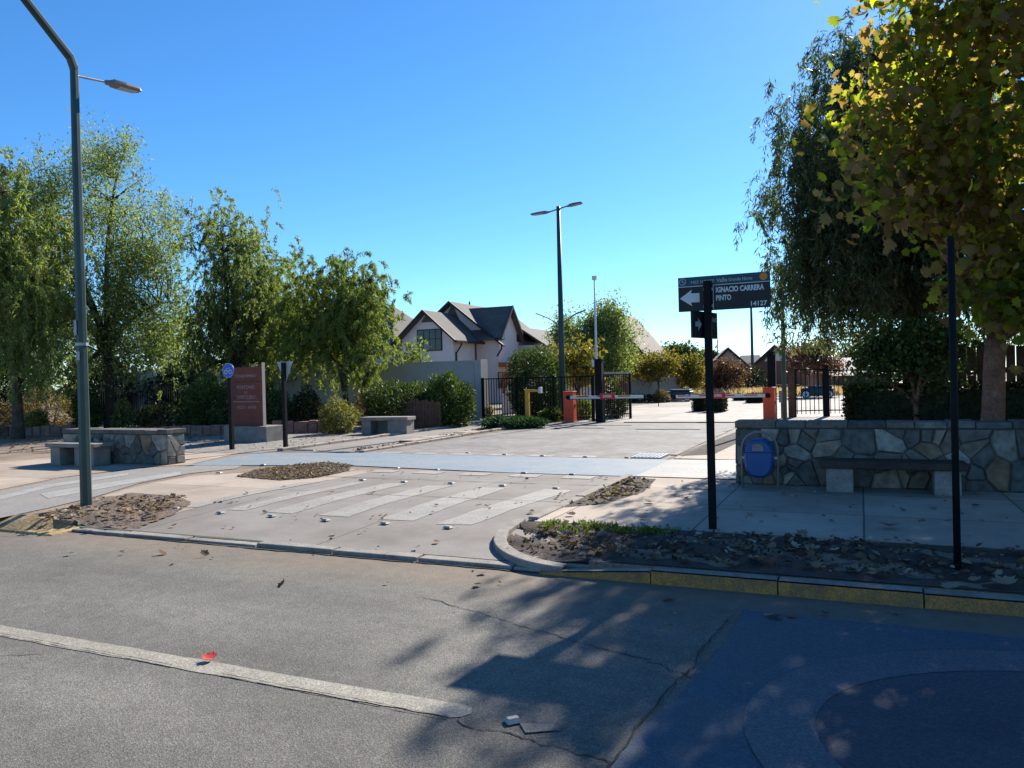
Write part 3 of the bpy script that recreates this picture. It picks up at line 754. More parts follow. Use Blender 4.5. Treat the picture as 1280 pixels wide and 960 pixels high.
stone_wall('stone_wall', 'long low wall of mixed grey stones in shade, behind the blue litter bin and dark wooden bench', -1.66, 11.55, 11.0, .36, .91, 5, .25)
stone_wall('stone_wall', 'short low stone wall with a rough lit end, behind the green lamp post', -16.25, 11.62, 3.15, .45, .73, 8, .25)

# benches
b = root('bench', 'dark wooden plank bench on two concrete blocks against the long stone wall', 'bench', .33, 11.18)
obj('seat', MB().box(-.85,.85,-.22,.24,.325,.42), 'benchwood', b, bevel=.015)
obj('leg', MB().prism([(-.78,-.17),(-.45,-.17),(-.45,.22),(-.78,.22)],0,.322), 'benchstone', b, bevel=.02)
obj('leg', MB().prism([(.48,-.17),(.78,-.17),(.78,.22),(.48,.22)],0,.322), 'benchstone', b, bevel=.02)
b = root('bench', 'grey concrete bench in front of the short stone wall', 'bench', -15.0, 11.2)
obj('seat', MB().box(-.95,.55,-.25,.25,.39,.475), 'benchstone', b, bevel=.015)
obj('leg', MB().box(-.85,-.55,-.2,.22,0,.388), 'benchstone', b, bevel=.02)
obj('leg', MB().box(-.1,.48,-.2,.22,0,.388), 'benchstone', b, bevel=.02)
s_, n_ = at(477,543)
b = root('bench', 'boxy pale concrete bench by the hedge, beside the side lane', 'bench', s_, n_+.3, 0, R(6))
obj('seat', MB().box(-.80,.86,-.3,.3,.42,.53), 'benchstone', b, bevel=.015)
obj('leg', MB().box(-.74,-.42,-.26,.2,0,.418), 'benchstone', b, bevel=.015); obj('back_panel', MB().box(-.74,.80,.21,.27,0,.418), 'benchstone', b)
obj('leg', MB().box(.16,.80,-.26,.2,0,.418), 'benchstone', b, bevel=.015)

# litter bin
b = root('litter_bin', 'blue oval plastic litter bin hung in a grey hoop frame before the stone wall', 'litter bin', -1.30, 11.12)
pth = [(-.235,0,-.05),(-.235,0,.55)] + [(.235*math.cos(t), 0, .55+.24*math.sin(t)) for t in np.linspace(math.pi,0,13)[1:-1]] + [(.235,0,.55),(.235,0,-.05)]
obj('frame', MB().tube(pth, .017, 8), 'lampgrey', b, smooth=True)
body = MB(); prof = []
K = 28; zc, hz, hw, dp_ = .435, .275, .195, .15
rings = []
for iy, (fy, sc) in enumerate([(-1,.86),(-.8,.96),(-.4,1),(.4,1),(.8,.96),(1,.86)]):
    rings.append([(hw*sc*math.copysign(abs(math.cos(t))**.75,math.cos(t)), fy*dp_, zc+hz*sc*math.copysign(abs(math.sin(t))**.9,math.sin(t))) for t in [2*math.pi*i/K for i in range(K)]])
vs = [p for r_ in rings for p in r_]; fs = []
for i in range(5):
    for k in range(K): fs.append((i*K+k,i*K+(k+1)%K,(i+1)*K+(k+1)%K,(i+1)*K+k))
fs.append(tuple(range(K-1,-1,-1))); fs.append(tuple(range(5*K,6*K)))
body.add(vs, fs); obj('shell', body, 'binblue', b, smooth=False, bevel=.006)
op = MB().ext([(-.075,.54),(.06,.54),(.07,.56),(.06,.615),(.02,.64),(-.04,.64),(-.075,.615)], (0,-.152,0), (1,0,0), (0,0,1), (0,-.004,0))
obj('opening', op, 'kerbgrey', b)
op = MB(); op.box(-.19,.19,-.156,-.151,.515,.522); obj('lid_seam', op, 'dark', b)
obj('bracket', MB().box(-.235,-.15,-.02,.02,.42,.45), 'steel', b); obj('bracket', MB().box(.15,.235,-.02,.02,.42,.45), 'steel', b)

# ================================================================== STREET SIGN
SX, SN = at(891,662)
t = root('street_sign', 'black street name sign with arrow and number 14127 on a square black post', 'street sign', SX, SN)
obj('post', MB().box(-.036,.036,-.036,.036,-.2,2.56), 'black', t, bevel=.004)
pn = SN+.05
x0 = onN(848.5,390,pn)[0]-SX; x1 = onN(963.5,384,pn)[0]-SX
zt0 = onN(850,348.5,pn)[1]; zb0 = onN(850,390,pn)[1]; zt1 = onN(962,338,pn)[1]; zb1 = onN(962,384,pn)[1]
zt = (zt0+zt1)/2; zb = (zb0+zb1)/2; zm = zb + (zt-zb)*.735
obj('panel', MB().box(x0,x1,.040,.062,zb,zt), 'signblack', t, bevel=.004)
obj('band', MB().box(x0+.002,x1-.002,.034,.0395,zm,zt-.002), 'signteal', t)
ln = MB(); ln.box(x0+.004,-.05,.036,.0395,zm-.008,zm-.001); ln.box(.055,x1-.004,.036,.0395,zm-.008,zm-.001); ln.box(.050,.056,.036,.0395,zb+.004,zm-.001)
obj('border_line', ln, 'signwhite', t)
W_ = x1-x0; ah = (zm-zb); ac = zb+ah*.53; ax0 = x0+.018; ax1 = x0+W_*.24
arrow = [(ax0,ac),(ax0+.125,ac+.085),(ax0+.115,ac+.047),(ax1,ac+.047),(ax1,ac-.047),(ax0+.115,ac-.047),(ax0+.125,ac-.085)]
obj('arrow', MB().ext(arrow, (0,.036,0), (1,0,0), (0,0,1), (0,.003,0)), 'signwhite', t)
UX, UZ = (1,0,0), (0,0,1)
text_part('lettering', 'IGNACIO CARRERA', .074, 'signwhite', t, (.078,.036,zm-.082), UX, UZ, fat=.0028, fit=W_*.515)
text_part('lettering', 'PINTO', .074, 'signwhite', t, (.078,.036,zm-.165), UX, UZ, fat=.0028, fit=W_*.165)
text_part('lettering', '14127', .066, 'signwhite', t, (x1-.035,.036,zb+.022), UX, UZ, 'RIGHT', fat=.0016)
text_part('band_lettering', '1455 NORTE', .044, 'signback', t, (x0+.13,.031,zm+.022), UX, UZ, fat=.001)
text_part('band_lettering', 'Valle', .056, 'signback', t, (x0+W_*.43,.031,zm+.022), UX, UZ, fat=.0018)
text_part('band_lettering', 'Grande Norte', .046, 'signback', t, (x0+W_*.56,.031,zm+.024), UX, UZ, fat=.001, sx=.88)
def discp(cx, cz, r_, k=20): return [(cx+r_*math.cos(2*math.pi*i/k), cz+r_*math.sin(2*math.pi*i/k)) for i in range(k)]
obj('emblem', MB().ext(discp(x1-.062,(zm+zt)/2,.038), (0,.031,0), UX, UZ, (0,.003,0)), 'orangefruit', t)
em = MB(); o_ = discp(x0+.05,(zm+zt)/2,.036); i_ = discp(x0+.05,(zm+zt)/2,.028)
em.add([(a,.0325,c) for a,c in o_+i_], [(j,(j+1)%20,20+(j+1)%20,20+j) for j in range(20)])
em.ext([(x0+.03,zm+.075),(x0+.038,zm+.078),(x0+.06,zm+.045),(x0+.07,zm+.04),(x0+.066,zm+.032),(x0+.05,zm+.04)], (0,.0325,0), UX, UZ, (0,.001,0))
obj('round_emblem', em, 'signback', t)
ld = Vector((.38,.44,0)).normalized(); ls = Vector((ld.x*CA-ld.y*SA, ld.x*SA+ld.y*CA, 0))
z1_ = zb-.012; z0_ = z1_-.275; nn_ = Vector((-ls.y, ls.x, 0))
lo = nn_*.042
def lx(a): return lo + ls*a
obj('lower_panel', MB().ext([(-.26,z0_),(.30,z0_),(.30,z1_),(-.26,z1_)], lo, ls, UZ, nn_*.02), 'signblack', t, bevel=.003)
lo2 = nn_*.039
obj('lower_arrow', MB().ext([(-.20,z0_+.115),(-.13,z0_+.115),(-.14,z0_+.075),(-.065,z0_+.14),(-.14,z0_+.205),(-.13,z0_+.165),(-.20,z0_+.165)], lo2, ls, UZ, nn_*.002), 'signback', t)
lb_ = nn_*.038
text_part('lower_lettering', 'CONDE', .062, 'signback', t, lb_+ls*.055+Vector((0,0,z1_-.10)), ls, UZ, fat=.001)
text_part('lower_lettering', 'LUIS', .062, 'signback', t, lb_+ls*.055+Vector((0,0,z1_-.175)), ls, UZ, fat=.001)
obj('bracket', MB().box(-.05,.05,.036,.04,zm-.06,zm-.03), 'steel', t); obj('bracket', MB().box(-.05,.05,.036,.04,zb+.03,zb+.06), 'steel', t)

rp = root('sign_post', 'bare dark post standing in the shaded verge before the bench', 'post', *at(1197,712))
obj('tube', MB().tube([(0,0,-.2),(0,0,2.62)], .027, 10), 'black', rp, smooth=True)
obj('cap', MB().tube([(0,0,2.62),(0,0,2.65)], [.03,.02], 10), 'black', rp)

# ================================================================== LAMP POSTS
def octo(mb, path, rad): return mb.tube(path, rad, 8, rot=math.pi/8)
def lamp_head(parent, o, d, L=.55, wd=.2, name='lamp_head'):
    """flat luminaire growing from o along the unit vector d"""
    o = Vector(o); d = Vector(d).normalized(); sd = Vector((-d.y,d.x,0)).normalized(); up = sd.cross(d)*-1
    if up.z < 0: up = -up
    mb = MB(); st = [(0,.05,.03,.03),(.12,.06,.04,.03),(.2,.16,.055,.03),(.5,.2,.05,.03),(.9,.17,.035,.025),(1,.1,.015,.015)]
    vs = []; 
    for f, w_, a, b_ in st:
        c = o+d*(L*f)
        for x, y in ((-.5,-b_),(.5,-b_),(.5,0),(.36,a),(-.36,a),(-.5,0)): vs.append(c+sd*(x*w_*wd/.2)+up*y)
    fs = [(5,4,3,2,1,0), tuple(range(30,36))]
    for i in range(5):
        for k in range(6): fs.append((i*6+k,i*6+(k+1)%6,(i+1)*6+(k+1)%6,(i+1)*6+k))
    mb.add(vs, fs); h = obj(name, mb, 'lampgrey', parent, bevel=.004)
    lm = MB(); q = []
    for f, w_ in ((.35,.14),(.85,.13)):
        c = o+d*(L*f)-up*.032; q += [c-sd*w_/2*wd/.2, c+sd*w_/2*wd/.2]
    lm.add([q[0],q[1],q[3],q[2]]+[v-up*.008 for v in (q[0],q[1],q[3],q[2])], [(0,1,2,3),(7,6,5,4),(0,4,5,1),(1,5,6,2),(2,6,7,3),(3,7,4,0)])
    obj('lens', lm, 'glass', h)
    return h
t = root('lamp_post', 'tall dark green lamp post with a bent top standing in the soil patch', 'lamp post', *at(108,633))
mb = MB(); octo(mb, [(0,0,-.2),(0,0,2.2),(0,0,4.2),(0,0,6.02)], [.076,.069,.061,.054]); obj('pole', mb, 'green', t)
mb = MB(); octo(mb, [(0,0,5.98),(0,-.06,6.12),(-.05,-1.9,7.75)], [.060,.060,.045]); obj('bent_arm', mb, 'green', t)
mb = MB().tube([(-.05,-1.9,7.75),(-.05,-2.3,7.9)], .03, 8); obj('arm_tip', mb, 'steel', t)
lamp_head(t, (-.05,-2.3,7.9), (0,-1,.1), .7, .26)
mb = MB().tube([(0,.05,5.90),(0,.50,5.97)], .018, 8); obj('side_arm', mb, 'steel', t)
lamp_head(t, (0,.48,5.965), (.16,1,.05), .52, .2)
obj('sticker', MB().box(-.05,.0,-.077,-.073,2.35,2.55), 'signback', t); obj('sticker', MB().box(-.01,.05,-.079,-.075,2.0,2.12), 'signback', t)
obj('clamp_band', MB().tube([(0,0,2.2),(0,0,2.24)], .083, 12), 'steel', t)
SLP = atd(703,29.4)
t = root('double_lamp_post', 'teal green lamp post with two lamp heads behind the orange barrier box', 'lamp post', *SLP)
zt_ = zd(697,258,29.4)
mb = MB().tube([(0,0,-.1),(0,0,3),(0,0,zt_)], [.13,.11,.075], 10); obj('pole', mb, 'teal', t, smooth=True)
mb = MB().tube([(-.42,0,zt_-.18),(0,0,zt_-.1),(.42,0,zt_-.02)], .03, 6); obj('cross_arm', mb, 'steel', t)
lamp_head(t, (-.35,0,zt_-.17), (-1,0,-.03), .78, .3); lamp_head(t, (.35,0,zt_-.04), (1,0,.12), .62, .3)
z4 = zd(703,405,29.4)
mb = MB().tube([(0,0,z4-.05),(-.5,-.1,z4+.25),(-.95,-.2,z4+.45)], .022, 6); obj('bracket_arm', mb, 'lampgrey', t)
mb = MB().tube([(0,0,z4),(.55,.2,z4+.38),(.9,.3,z4+.5)], .03, 6); obj('bracket_arm', mb, 'lampgrey', t)
t = root('camera_mast', 'thin white metal mast with a small white box beside the black gate pillar', 'mast', *atd(746,28.6))
obj('pole', MB().tube([(0,0,0),(0,0,2.4),(0,0,zd(738,350,28.6))], [.055,.05,.028], 8), 'whitemetal', t, smooth=True)
zc_ = zd(744,454,28.6)
obj('camera_box', MB().box(-.14,.12,-.16,-.05,zc_-.13,zc_+.13), 'whitemetal', t, bevel=.02)
obj('top_sensor', MB().box(-.08,.08,-.05,.05,zd(738,350,28.6),zd(738,347,28.6)+.06), 'whitemetal', t)
def far_pole(px, depth, ytop, ybase, r_, mat_, label, head=None, name='lamp_post', cat='lamp post'):
    t = root(name, label, cat, *atd(px, depth)); zt_ = zd(px, ytop, depth); z0_ = 0
    obj('pole', MB().tube([(0,0,0),(0,0,zt_)], [r_*1.25,r_*.8], 8), mat_, t, smooth=True)
    if head: 
        obj('arm', MB().tube([(0,0,zt_-.12),(head*.5,0,zt_-.1)], .03, 6), 'steel', t); lamp_head(t, (head*.5,0,zt_-.1), (head,0,.02), .8, .3)
    else: obj('cap', MB().tube([(0,0,zt_),(0,0,zt_+.05)], [r_*1.1,r_*.6], 8), mat_, t)
    return t
far_pole(333, 43, 325, 500, .12, 'green', 'dark lamp post rising behind the trees, above the maroon monument sign', 1)
far_pole(941, 62, 384, 490, .11, 'teal', 'thin teal pole far beyond the right barrier, left of the brown gabled house', None, 'pole', 'pole')
far_pole(980, 24, 330, 523, .06, 'green', 'dark green pole in front of the small iron gate, its top in the tree', None, 'pole', 'pole')
far_pole(898, 85, 425, 480, .07, 'steel', 'very thin pole in the distance just right of the street sign post', None, 'pole', 'pole')
far_pole(820, 80, 432, 470, .06, 'steel', 'very thin mast over the far autumn trees and roofs', None, 'mast', 'mast')
far_pole(822.5, 40, 480, 512, .018, 'black', 'slim short black rod standing on the road beyond the barriers', None, 'rod', 'rod')

# ================================================================== ROUND CYCLE SIGN, YIELD SIGN, MONUMENT
bs, bn = at(290,562)
t = root('cycle_sign', 'round blue cycle sign on a black post in front of the maroon monument', 'traffic sign', bs, bn)
zc_ = onN(290,463,bn)[1]
obj('post', MB().box(-.05,.05,-.04,.04,-.1,zc_-.02), 'black', t)
obj('disc', MB().ext(discp(0,zc_,.185,28), (0,-.06,0), UX, UZ, (0,.015,0)), 'signblue', t)
rm = MB(); o_ = discp(0,zc_,.182,28); i_ = discp(0,zc_,.166,28); rm.add([(a,-.0635,c) for a,c in o_+i_], [(j,(j+1)%28,28+(j+1)%28,28+j) for j in range(28)])
obj('rim', rm, 'signback', t)
bk = MB()
for cx in (-.075,.075):
    o_ = discp(cx,zc_-.035,.055,16); i_ = discp(cx,zc_-.035,.042,16); bk.add([(a,-.064,c) for a,c in o_+i_], [(j,(j+1)%16,16+(j+1)%16,16+j) for j in range(16)])
for p, q in (((-.075,-.035),(-.03,.05)),((-.03,.05),(.05,.05)),((-.03,.04),(.01,-.035)),((.01,-.035),(.05,.05)),((.075,-.035),(.045,.08)),((-.035,.07),(-.05,.05)),((-.075,-.035),(.01,-.035)),((.03,.08),(.06,.08))):
    bk.bar((p[0],-.064,zc_+p[1]),(q[0],-.064,zc_+q[1]),.013,.003)
obj('cycle_symbol', bk, 'signwhite', t)
ys, yn = at(357,560)
t = root('yield_sign', 'grey back of a triangular yield sign on a black post beside the side lane', 'traffic sign', ys, yn)
za, zb_ = onN(355,452,yn)[1], onN(355,476,yn)[1]
obj('post', MB().box(-.045,.045,-.04,.04,-.1,za-.02), 'black', t)
obj('plate', MB().ext([(-.23,za),(.23,za),(.24,za-.03),(.03,zb_),(-.03,zb_),(-.24,za-.03)], (0,.05,0), UX, UZ, (0,.012,0)), 'signback', t)
mn = 16.95; ms0 = onN(284,553,mn)[0]; ms1 = onN(333,551,mn)[0]; mc = (ms0+ms1)/2
t = root('monument_sign', 'tall maroon monument sign with pale lettering on a concrete plinth', 'monument sign', mc, mn)
hw_ = (ms1-ms0)/2
obj('plinth', MB().box(-hw_-.12,hw_,0,.75,-.1,.44), 'benchstone', t, bevel=.015)
p0 = onN(288,500,mn+.2)[0]-mc; p1 = onN(328,500,mn+.2)[0]-mc; ztp = onN(308,459,mn+.2)[1]
zz = [.442, .442+(ztp-.442)*.47, .442+(ztp-.442)*.75, ztp]
for i in range(3): obj('slab', MB().box(p0,p1,.2,.32,zz[i]+(.012 if i else 0),zz[i+1]), 'brownsign', t, bevel=.006)
obj('lit_edge', MB().box(p1+.001,p1+.018,.2,.31,.442,ztp+.12), 'farwall', t)  # pale strip paints the sunlit right end of the maroon slabs
pc = (p0+p1)/2
text_part('lettering', 'CONDOMINIO', .125, 'letters', t, (pc,.196,zz[2]+.13), UX, UZ, 'CENTER', sx=.95)
text_part('lettering', 'PORTONES', .14, 'letters', t, (pc,.196,zz[2]-.20), UX, UZ, 'CENTER', sx=.95)
text_part('lettering', 'LA', .10, 'letters', t, (pc,.196,zz[2]-.335), UX, UZ, 'CENTER')
text_part('lettering', 'CHOCLERO', .14, 'letters', t, (pc,.196,zz[2]-.485), UX, UZ, 'CENTER', sx=.95)
text_part('lettering', '14127 - 14776', .125, 'letters', t, (pc,.196,zz[1]-.30), UX, UZ, 'CENTER')
obj('divider', MB().box(p0+.1,p1-.08,.196,.1995,zz[1]-.105,zz[1]-.09), 'letters', t)

# ================================================================== BARRIERS AND GATES
def barrier(label, s, n, side, L, zarm, txt):
    t = root('barrier', label, 'barrier', s, n, group='orange road barriers at the gate')
    c = obj('cabinet', MB().box(-.19,.19,-.17,.17,0,1.08), 'orange', t, bevel=.012)
    obj('cabinet_top', MB().box(-.205,.205,-.185,.185,1.081,1.115), 'orange', t, bevel=.01)
    obj('plinth', MB().box(-.24,.24,-.22,.22,0,.04), 'kerbgrey', t)
    obj('label_plate', MB().box(-.10,.04,-.176,-.171,.80,.86), 'signback', c)
    obj('lock', MB().box(.191,.205,-.05,.05,.55,.65), 'black', c)
    obj('hub', MB().tube([(side*.02,-.171,zarm),(side*.02,-.25,zarm)], .085, 16), 'black', t)
    a0, a1 = (side*.10, side*L); lo_, hi_ = min(a0,a1), max(a0,a1)
    arm = obj('arm', MB().box(lo_,hi_,-.25,-.21,zarm-.055,zarm+.055), 'whitemetal', t, bevel=.006)
    x = .35
    while x < L-.3:
        q0, q1 = sorted((side*x, side*(x+.45))); obj('stripe', MB().box(q0,q1,-.2535,-.2515,zarm+.005,zarm+.047), 'red', arm); x += .75
    obj('edge_rubber', MB().box(lo_+.02,hi_-.3,-.245,-.215,zarm-.075,zarm-.0555), 'black', arm)
    mid = side*L*.53
    sg = obj('warning_sign', MB().box(mid-.27,mid+.27,-.275,-.256,zarm-.075,zarm+.13), 'red', t, bevel=.004)
    text_part('lettering', txt, .125, 'signwhite', sg, (mid,-.278,zarm-.015), UX, UZ, 'CENTER', fat=.004, sx=.8)
    obj('tip', MB().box(side*L-.03,side*L+.05,-.255,-.205,zarm-.06,zarm+.06), 'black', arm)
    return t
bs0, bn0 = at(713,528)
zarm = onN(760,496,bn0)[1]
Lr = onN(808,497,bn0)[0]-bs0
barrier('orange barrier box with a striped arm, beside the black pillar and lamp post', bs0, bn0, 1, Lr, zarm, 'ESPERE')
br_s, br_n = atd(961,26.3); Ll = br_s-onN(845,497,br_n)[0]
barrier('orange barrier box with a striped arm, behind the end of the long stone wall', br_s, br_n, -1, Ll, onN(900,495,br_n)[1], 'ESPERE')
def pillar(px, depth, ytop, wd, label, mat_='black', name='gate_pillar'):
    t = root(name, label, 'gate pillar', *atd(px, depth)); zt_ = zd(px, ytop, depth)
    obj('shaft', MB().box(-wd/2,wd/2,-wd/2,wd/2,-.1,zt_), mat_, t, bevel=.01)
    obj('cap', MB().box(-wd/2-.02,wd/2+.02,-wd/2-.02,wd/2+.02,zt_+.001,zt_+.04), mat_, t)
    return t
pillar(749, 27.4, 450, .26, 'black square gate pillar beside the open sliding gate leaf')
pillar(965, 26.9, 441, .27, 'tall black gate pillar directly behind the right orange barrier box')
pillar(989, 27.6, 461, .22, 'shorter brown gate pillar between the tall pillar and the small iron gate', 'timber')
pillar(1033, 27.6, 458, .16, 'slim black post at the right side of the small iron gate')
def railing(name, label, cat, p, q, z0_, z1_, step, mats='black', group=None, rail=None, posts=2, br=.011):
    """upright bars between two rails from p to q (street coordinates)"""
    p = Vector(p); q = Vector(q); L = (q-p).length; ang = math.atan2(q.y-p.y, q.x-p.x)
    t = root(name, label, cat, p.x, p.y, 0, ang, group)
    mb = MB(); x = step*.5
    while x < L: mb.box(x-br,x+br,-br,br,z0_,z1_); x += step
    obj('bars', mb, mats, t)
    for zz_ in (z0_+.12, z1_-.03): obj('rail', MB().box(0,L,-.02,.02,zz_-.02,zz_+.02), rail or mats, t)
    for i in range(posts):
        x = L*i/(posts-1); obj('post', MB().box(x-.04,x+.04,-.04,.04,-.1,z1_+.02), mats, t)
    return t
zf = zd(601,473,31)
railing('iron_fence', 'black iron fence between the grey boundary wall and the orange barrier', 'fence', atd(603,30.7), atd(741,27.8), .05, zf, .125, posts=4)
gl = railing('sliding_gate', 'black iron gate leaf with a pale top rail, opened inward from the left pillar', 'gate', atd(754,27.5), atd(787,29.2), .08, zd(787,467,29), .15, posts=2)
obj('top_rail', MB().box(-.02,Vector((atd(787,29.2)[0]-atd(754,27.5)[0],atd(787,29.2)[1]-atd(754,27.5)[1])).length,-.03,.03,zd(787,467,29)+.001,zd(787,467,29)+.07), 'lampgrey', gl)
railing('pedestrian_gate', 'small black iron gate right of the brown pillar', 'gate', atd(993,27.6), atd(1030,27.6), .1, zd(1010,461,27.6), .155, posts=2)
railing('iron_fence', 'black iron fence running on the right from the slim post behind the dark hedge', 'fence', atd(1035,27.6), atd(1110,27.0), .1, zd(1040,462,27.6), .14, posts=3)
cb = MB(); t = root('intercom_post', 'pale grey intercom box on a post between the right gate pillars', 'intercom', *atd(977,27.2))
obj('box', MB().box(-.10,.12,-.08,.08,.55,.98), 'signback', t, bevel=.01); obj('post', MB().box(-.04,.06,-.04,.04,0,.548), 'black', t)
railing('iron_fence', 'long dark iron railing behind the trees and shrubs on the left', 'fence', atd(90,37), atd(305,33.5), .1, zd(200,481,35), .13, posts=5, br=.014)
t = root('card_reader', 'ochre yellow post with an arm and a pale card reader box before the iron fence', 'card reader', *at(660,529))
zc_ = zd(665,489,27)
obj('post', MB().box(-.07,.07,-.07,.07,0,zc_+.05), 'yellow', t, bevel=.008)
obj('arm', MB().box(.071,.46,-.05,.05,zc_-.04,zc_+.05), 'yellow', t, bevel=.008)
obj('reader_box', MB().box(.461,.56,-.09,.09,zc_-.09,zc_+.13), 'whitemetal', t, bevel=.01)

# ================================================================== HOUSES
wn = 27.65; w1s = onN(601,525,wn)[0]
t = root('boundary_wall', 'smooth grey rendered boundary wall in front of the pink house', 'wall', w1s, wn)
obj('wall', MB().box(-22,0,0,.24,-.1,zd(600,450,31)), 'wallgrey', t)
obj('end_pier', MB().box(.002,.07,-.02,.6,-.1,zd(600,450,31)+.03), 'wallgrey', t)
obj('cable_pipe', MB().tube([(-.22,-.03,0),(-.24,-.03,1.4),(-.3,-.03,zd(596,448,31))], .022, 6), 'steel', t)

def roof_pair(mb, x0, x1, zr, ze, y0, y1, th=.14, over=0):
    """gable roof with its ridge along y"""
    xc = (x0+x1)/2
    for xe in (x0, x1):
        v = [(xc,y0,zr),(xe,y0,ze),(xe,y1,ze),(xc,y1,zr)]; v += [(a,b_,c-th) for a,b_,c in v]
        f = [(0,1,2,3),(7,6,5,4),(0,4,5,1),(1,5,6,2),(2,6,7,3)]
        if xe > xc: f = [tuple(reversed(q)) for q in f]
        mb.add(v, f)
def gable_wall(mb, x0, x1, zt, zr, y0, y1, z0=-.1):
    """house body with gables at both ends: pentagon along y"""
    xc = (x0+x1)/2
    mb.ext([(x0,z0),(x1,z0),(x1,zt),(xc,zr),(x0,zt)], (0,y0,0), (1,0,0), (0,0,1), (0,y1-y0,0))
HN = 44.0
h = root('house', 'two-storey pink rendered house with steep dark shingle gables behind the grey wall', 'house', 0, 0)
def X(px,py,n): return onN(px,py,n)
e0, ez0 = X(494,429,HN-.5); e1, ez1 = X(573,425,HN-.5); ra, rz_ = X(532.5,387,HN-.5); ez = (ez0+ez1)/2
xa = (e0+e1)/2; wl0 = X(503,440,HN)[0]; wl1 = X(566.5,440,HN)[0]; xm = (wl0+wl1)/2; sl__ = (rz_-ez)/((e1-e0)/2)
HN2 = 47.7
zw = rz_-.16-sl__*(wl1-wl0)/2
mb = MB(); gable_wall(mb, wl0, wl1, zw, rz_-.17, HN, HN2+.5); 
obj('front_wing', mb, 'wallpink', h)
mb = MB(); roof_pair(mb, xm-(e1-e0)/2, xm+(e1-e0)/2, rz_, ez, HN-.5, HN2+4); obj('roof', mb, 'roof', h)
def rake(mb, xc, half, zr, ze, y, th=.13, d=.06):
    for sg in (-1,1): mb.ext([(xc,zr+.03),(xc+sg*half,ze+.03),(xc+sg*half,ze-th),(xc,zr-th*1.2)], (0,y-d,0), (1,0,0), (0,0,1), (0,d-.003,0))
mb = MB(); rake(mb, xm, (e1-e0)/2, rz_, ez, HN-.5)
for sg in (1,-1): mb.bar((xm+sg*((e1-e0)/2+.05),HN-.5,ez-.06),(xm+sg*((e1-e0)/2+.05),HN2,ez-.06),.12,.13)
obj('trim', mb, 'trim', h)
g0, gz0 = X(522.5,413.5,HN); g1, gz1 = X(552,437,HN)
wd_ = obj('window', MB().box(g0-.06,g1+.06,HN-.06,HN-.003,gz1-.06,gz0+.06), 'trim', h)
obj('pane', MB().box(g0,g1,HN-.075,HN-.0605,gz1,gz0), 'windowglass', wd_)
mb = MB()
for f in (.27,.52,.77): mb.box(g0+(g1-g0)*f-.02,g0+(g1-g0)*f+.02,HN-.085,HN-.0755,gz1,gz0)
mb.box(g0,g1,HN-.085,HN-.0755,(gz0+gz1)/2+.05,(gz0+gz1)/2+.09); obj('glazing_bar', mb, 'trim', wd_)
obj('curtain', MB().box(g0+(g1-g0)*.28,g0+(g1-g0)*.52,HN-.0785,HN-.0757,gz1,gz1+(gz0-gz1)*.45), 'curtain', wd_)
mb = MB(); a_ = .42; mb.ext([(xm-a_,rz_-.78),(xm+a_,rz_-.78),(xm,rz_-.25)], (0,HN-.03,0),(1,0,0),(0,0,1),(0,.027,0)); obj('gable_vent', mb, 'roof', h)
# second, taller gable behind
r2, rz2 = X(561,376.5,HN2-.5); f1, fz1 = X(629,431,HN2-.5); half2 = f1-r2; c2 = X(621,440,HN2)[0]; sl2 = (rz2-fz1)/half2; hw2 = c2-r2
mb = MB(); gable_wall(mb, r2-hw2, c2, rz2-.17-sl2*hw2, rz2-.17, HN2, HN2+9); obj('main_body', mb, 'wallpink', h)
CSX = c2+.25
na, za_ = onS(640.5,382,CSX+.35); nb, zb3 = onS(656,425,CSX+.35); halfc = nb-na
yc_ = na-halfc+.35; xr_ = CSX-.3; zx_ = rz2-sl2*(xr_-r2)
mb = MB()
for q in ([(r2,HN2-.5,rz2),(f1,HN2-.5,fz1),(f1,yc_,fz1),(r2,yc_,rz2)], [(r2,yc_,rz2),(xr_,yc_,zx_),(xr_,HN2+9.4,zx_),(r2,HN2+9.4,rz2)], [(r2,HN2+9.4,rz2),(r2-half2,HN2+9.4,fz1),(r2-half2,HN2-.5,fz1),(r2,HN2-.5,rz2)]):
    v = q+[(a_,b_,c_-.14) for a_,b_,c_ in q]; mb.add(v, [(0,1,2,3),(7,6,5,4),(0,4,5,1),(1,5,6,2),(2,6,7,3)])
obj('roof', mb, 'roof', h)
mb = MB(); rake(mb, r2, half2, rz2, fz1, HN2-.5); obj('trim', mb, 'trim', h)
mb = MB().ext([(r2-.7,rz2-1.3),(r2+.55,rz2-1.3),(r2+.05,rz2-.25),(r2-.05,rz2-.25)], (0,HN2-.03,0),(1,0,0),(0,0,1),(0,.027,0)); obj('gable_vent', mb, 'roof', h)
# cross gable facing right
CSX = c2+.25
na, za_ = onS(640.5,382,CSX+.35); nb, zb3 = onS(656,425,CSX+.35); halfc = nb-na
zwl = za_-.17-(za_-zb3)/halfc*(halfc-.45)
mb = MB(); mb.ext([(na-halfc+.45,-.1),(na+halfc-.45,-.1),(na+halfc-.45,zwl),(na,za_-.17),(na-halfc+.45,zwl)], (CSX-5,0,0),(0,1,0),(0,0,1),(5,0,0)); obj('cross_wing', mb, 'wallpink', h)
mb = MB()
for sg in (-1,1):
    v = [(CSX+.35,na,za_),(CSX+.35,na+sg*halfc,zb3),(r2,na+sg*halfc,zb3),(r2,na,za_)]; v += [(a,b_,c-.14) for a,b_,c in v]
    f = [(0,1,2,3),(7,6,5,4),(0,4,5,1),(1,5,6,2),(3,2,6,7)]
    if sg < 0: f = [tuple(reversed(q)) for q in f]
    mb.add(v, f)
obj('roof', mb, 'roof', h)
mb = MB()
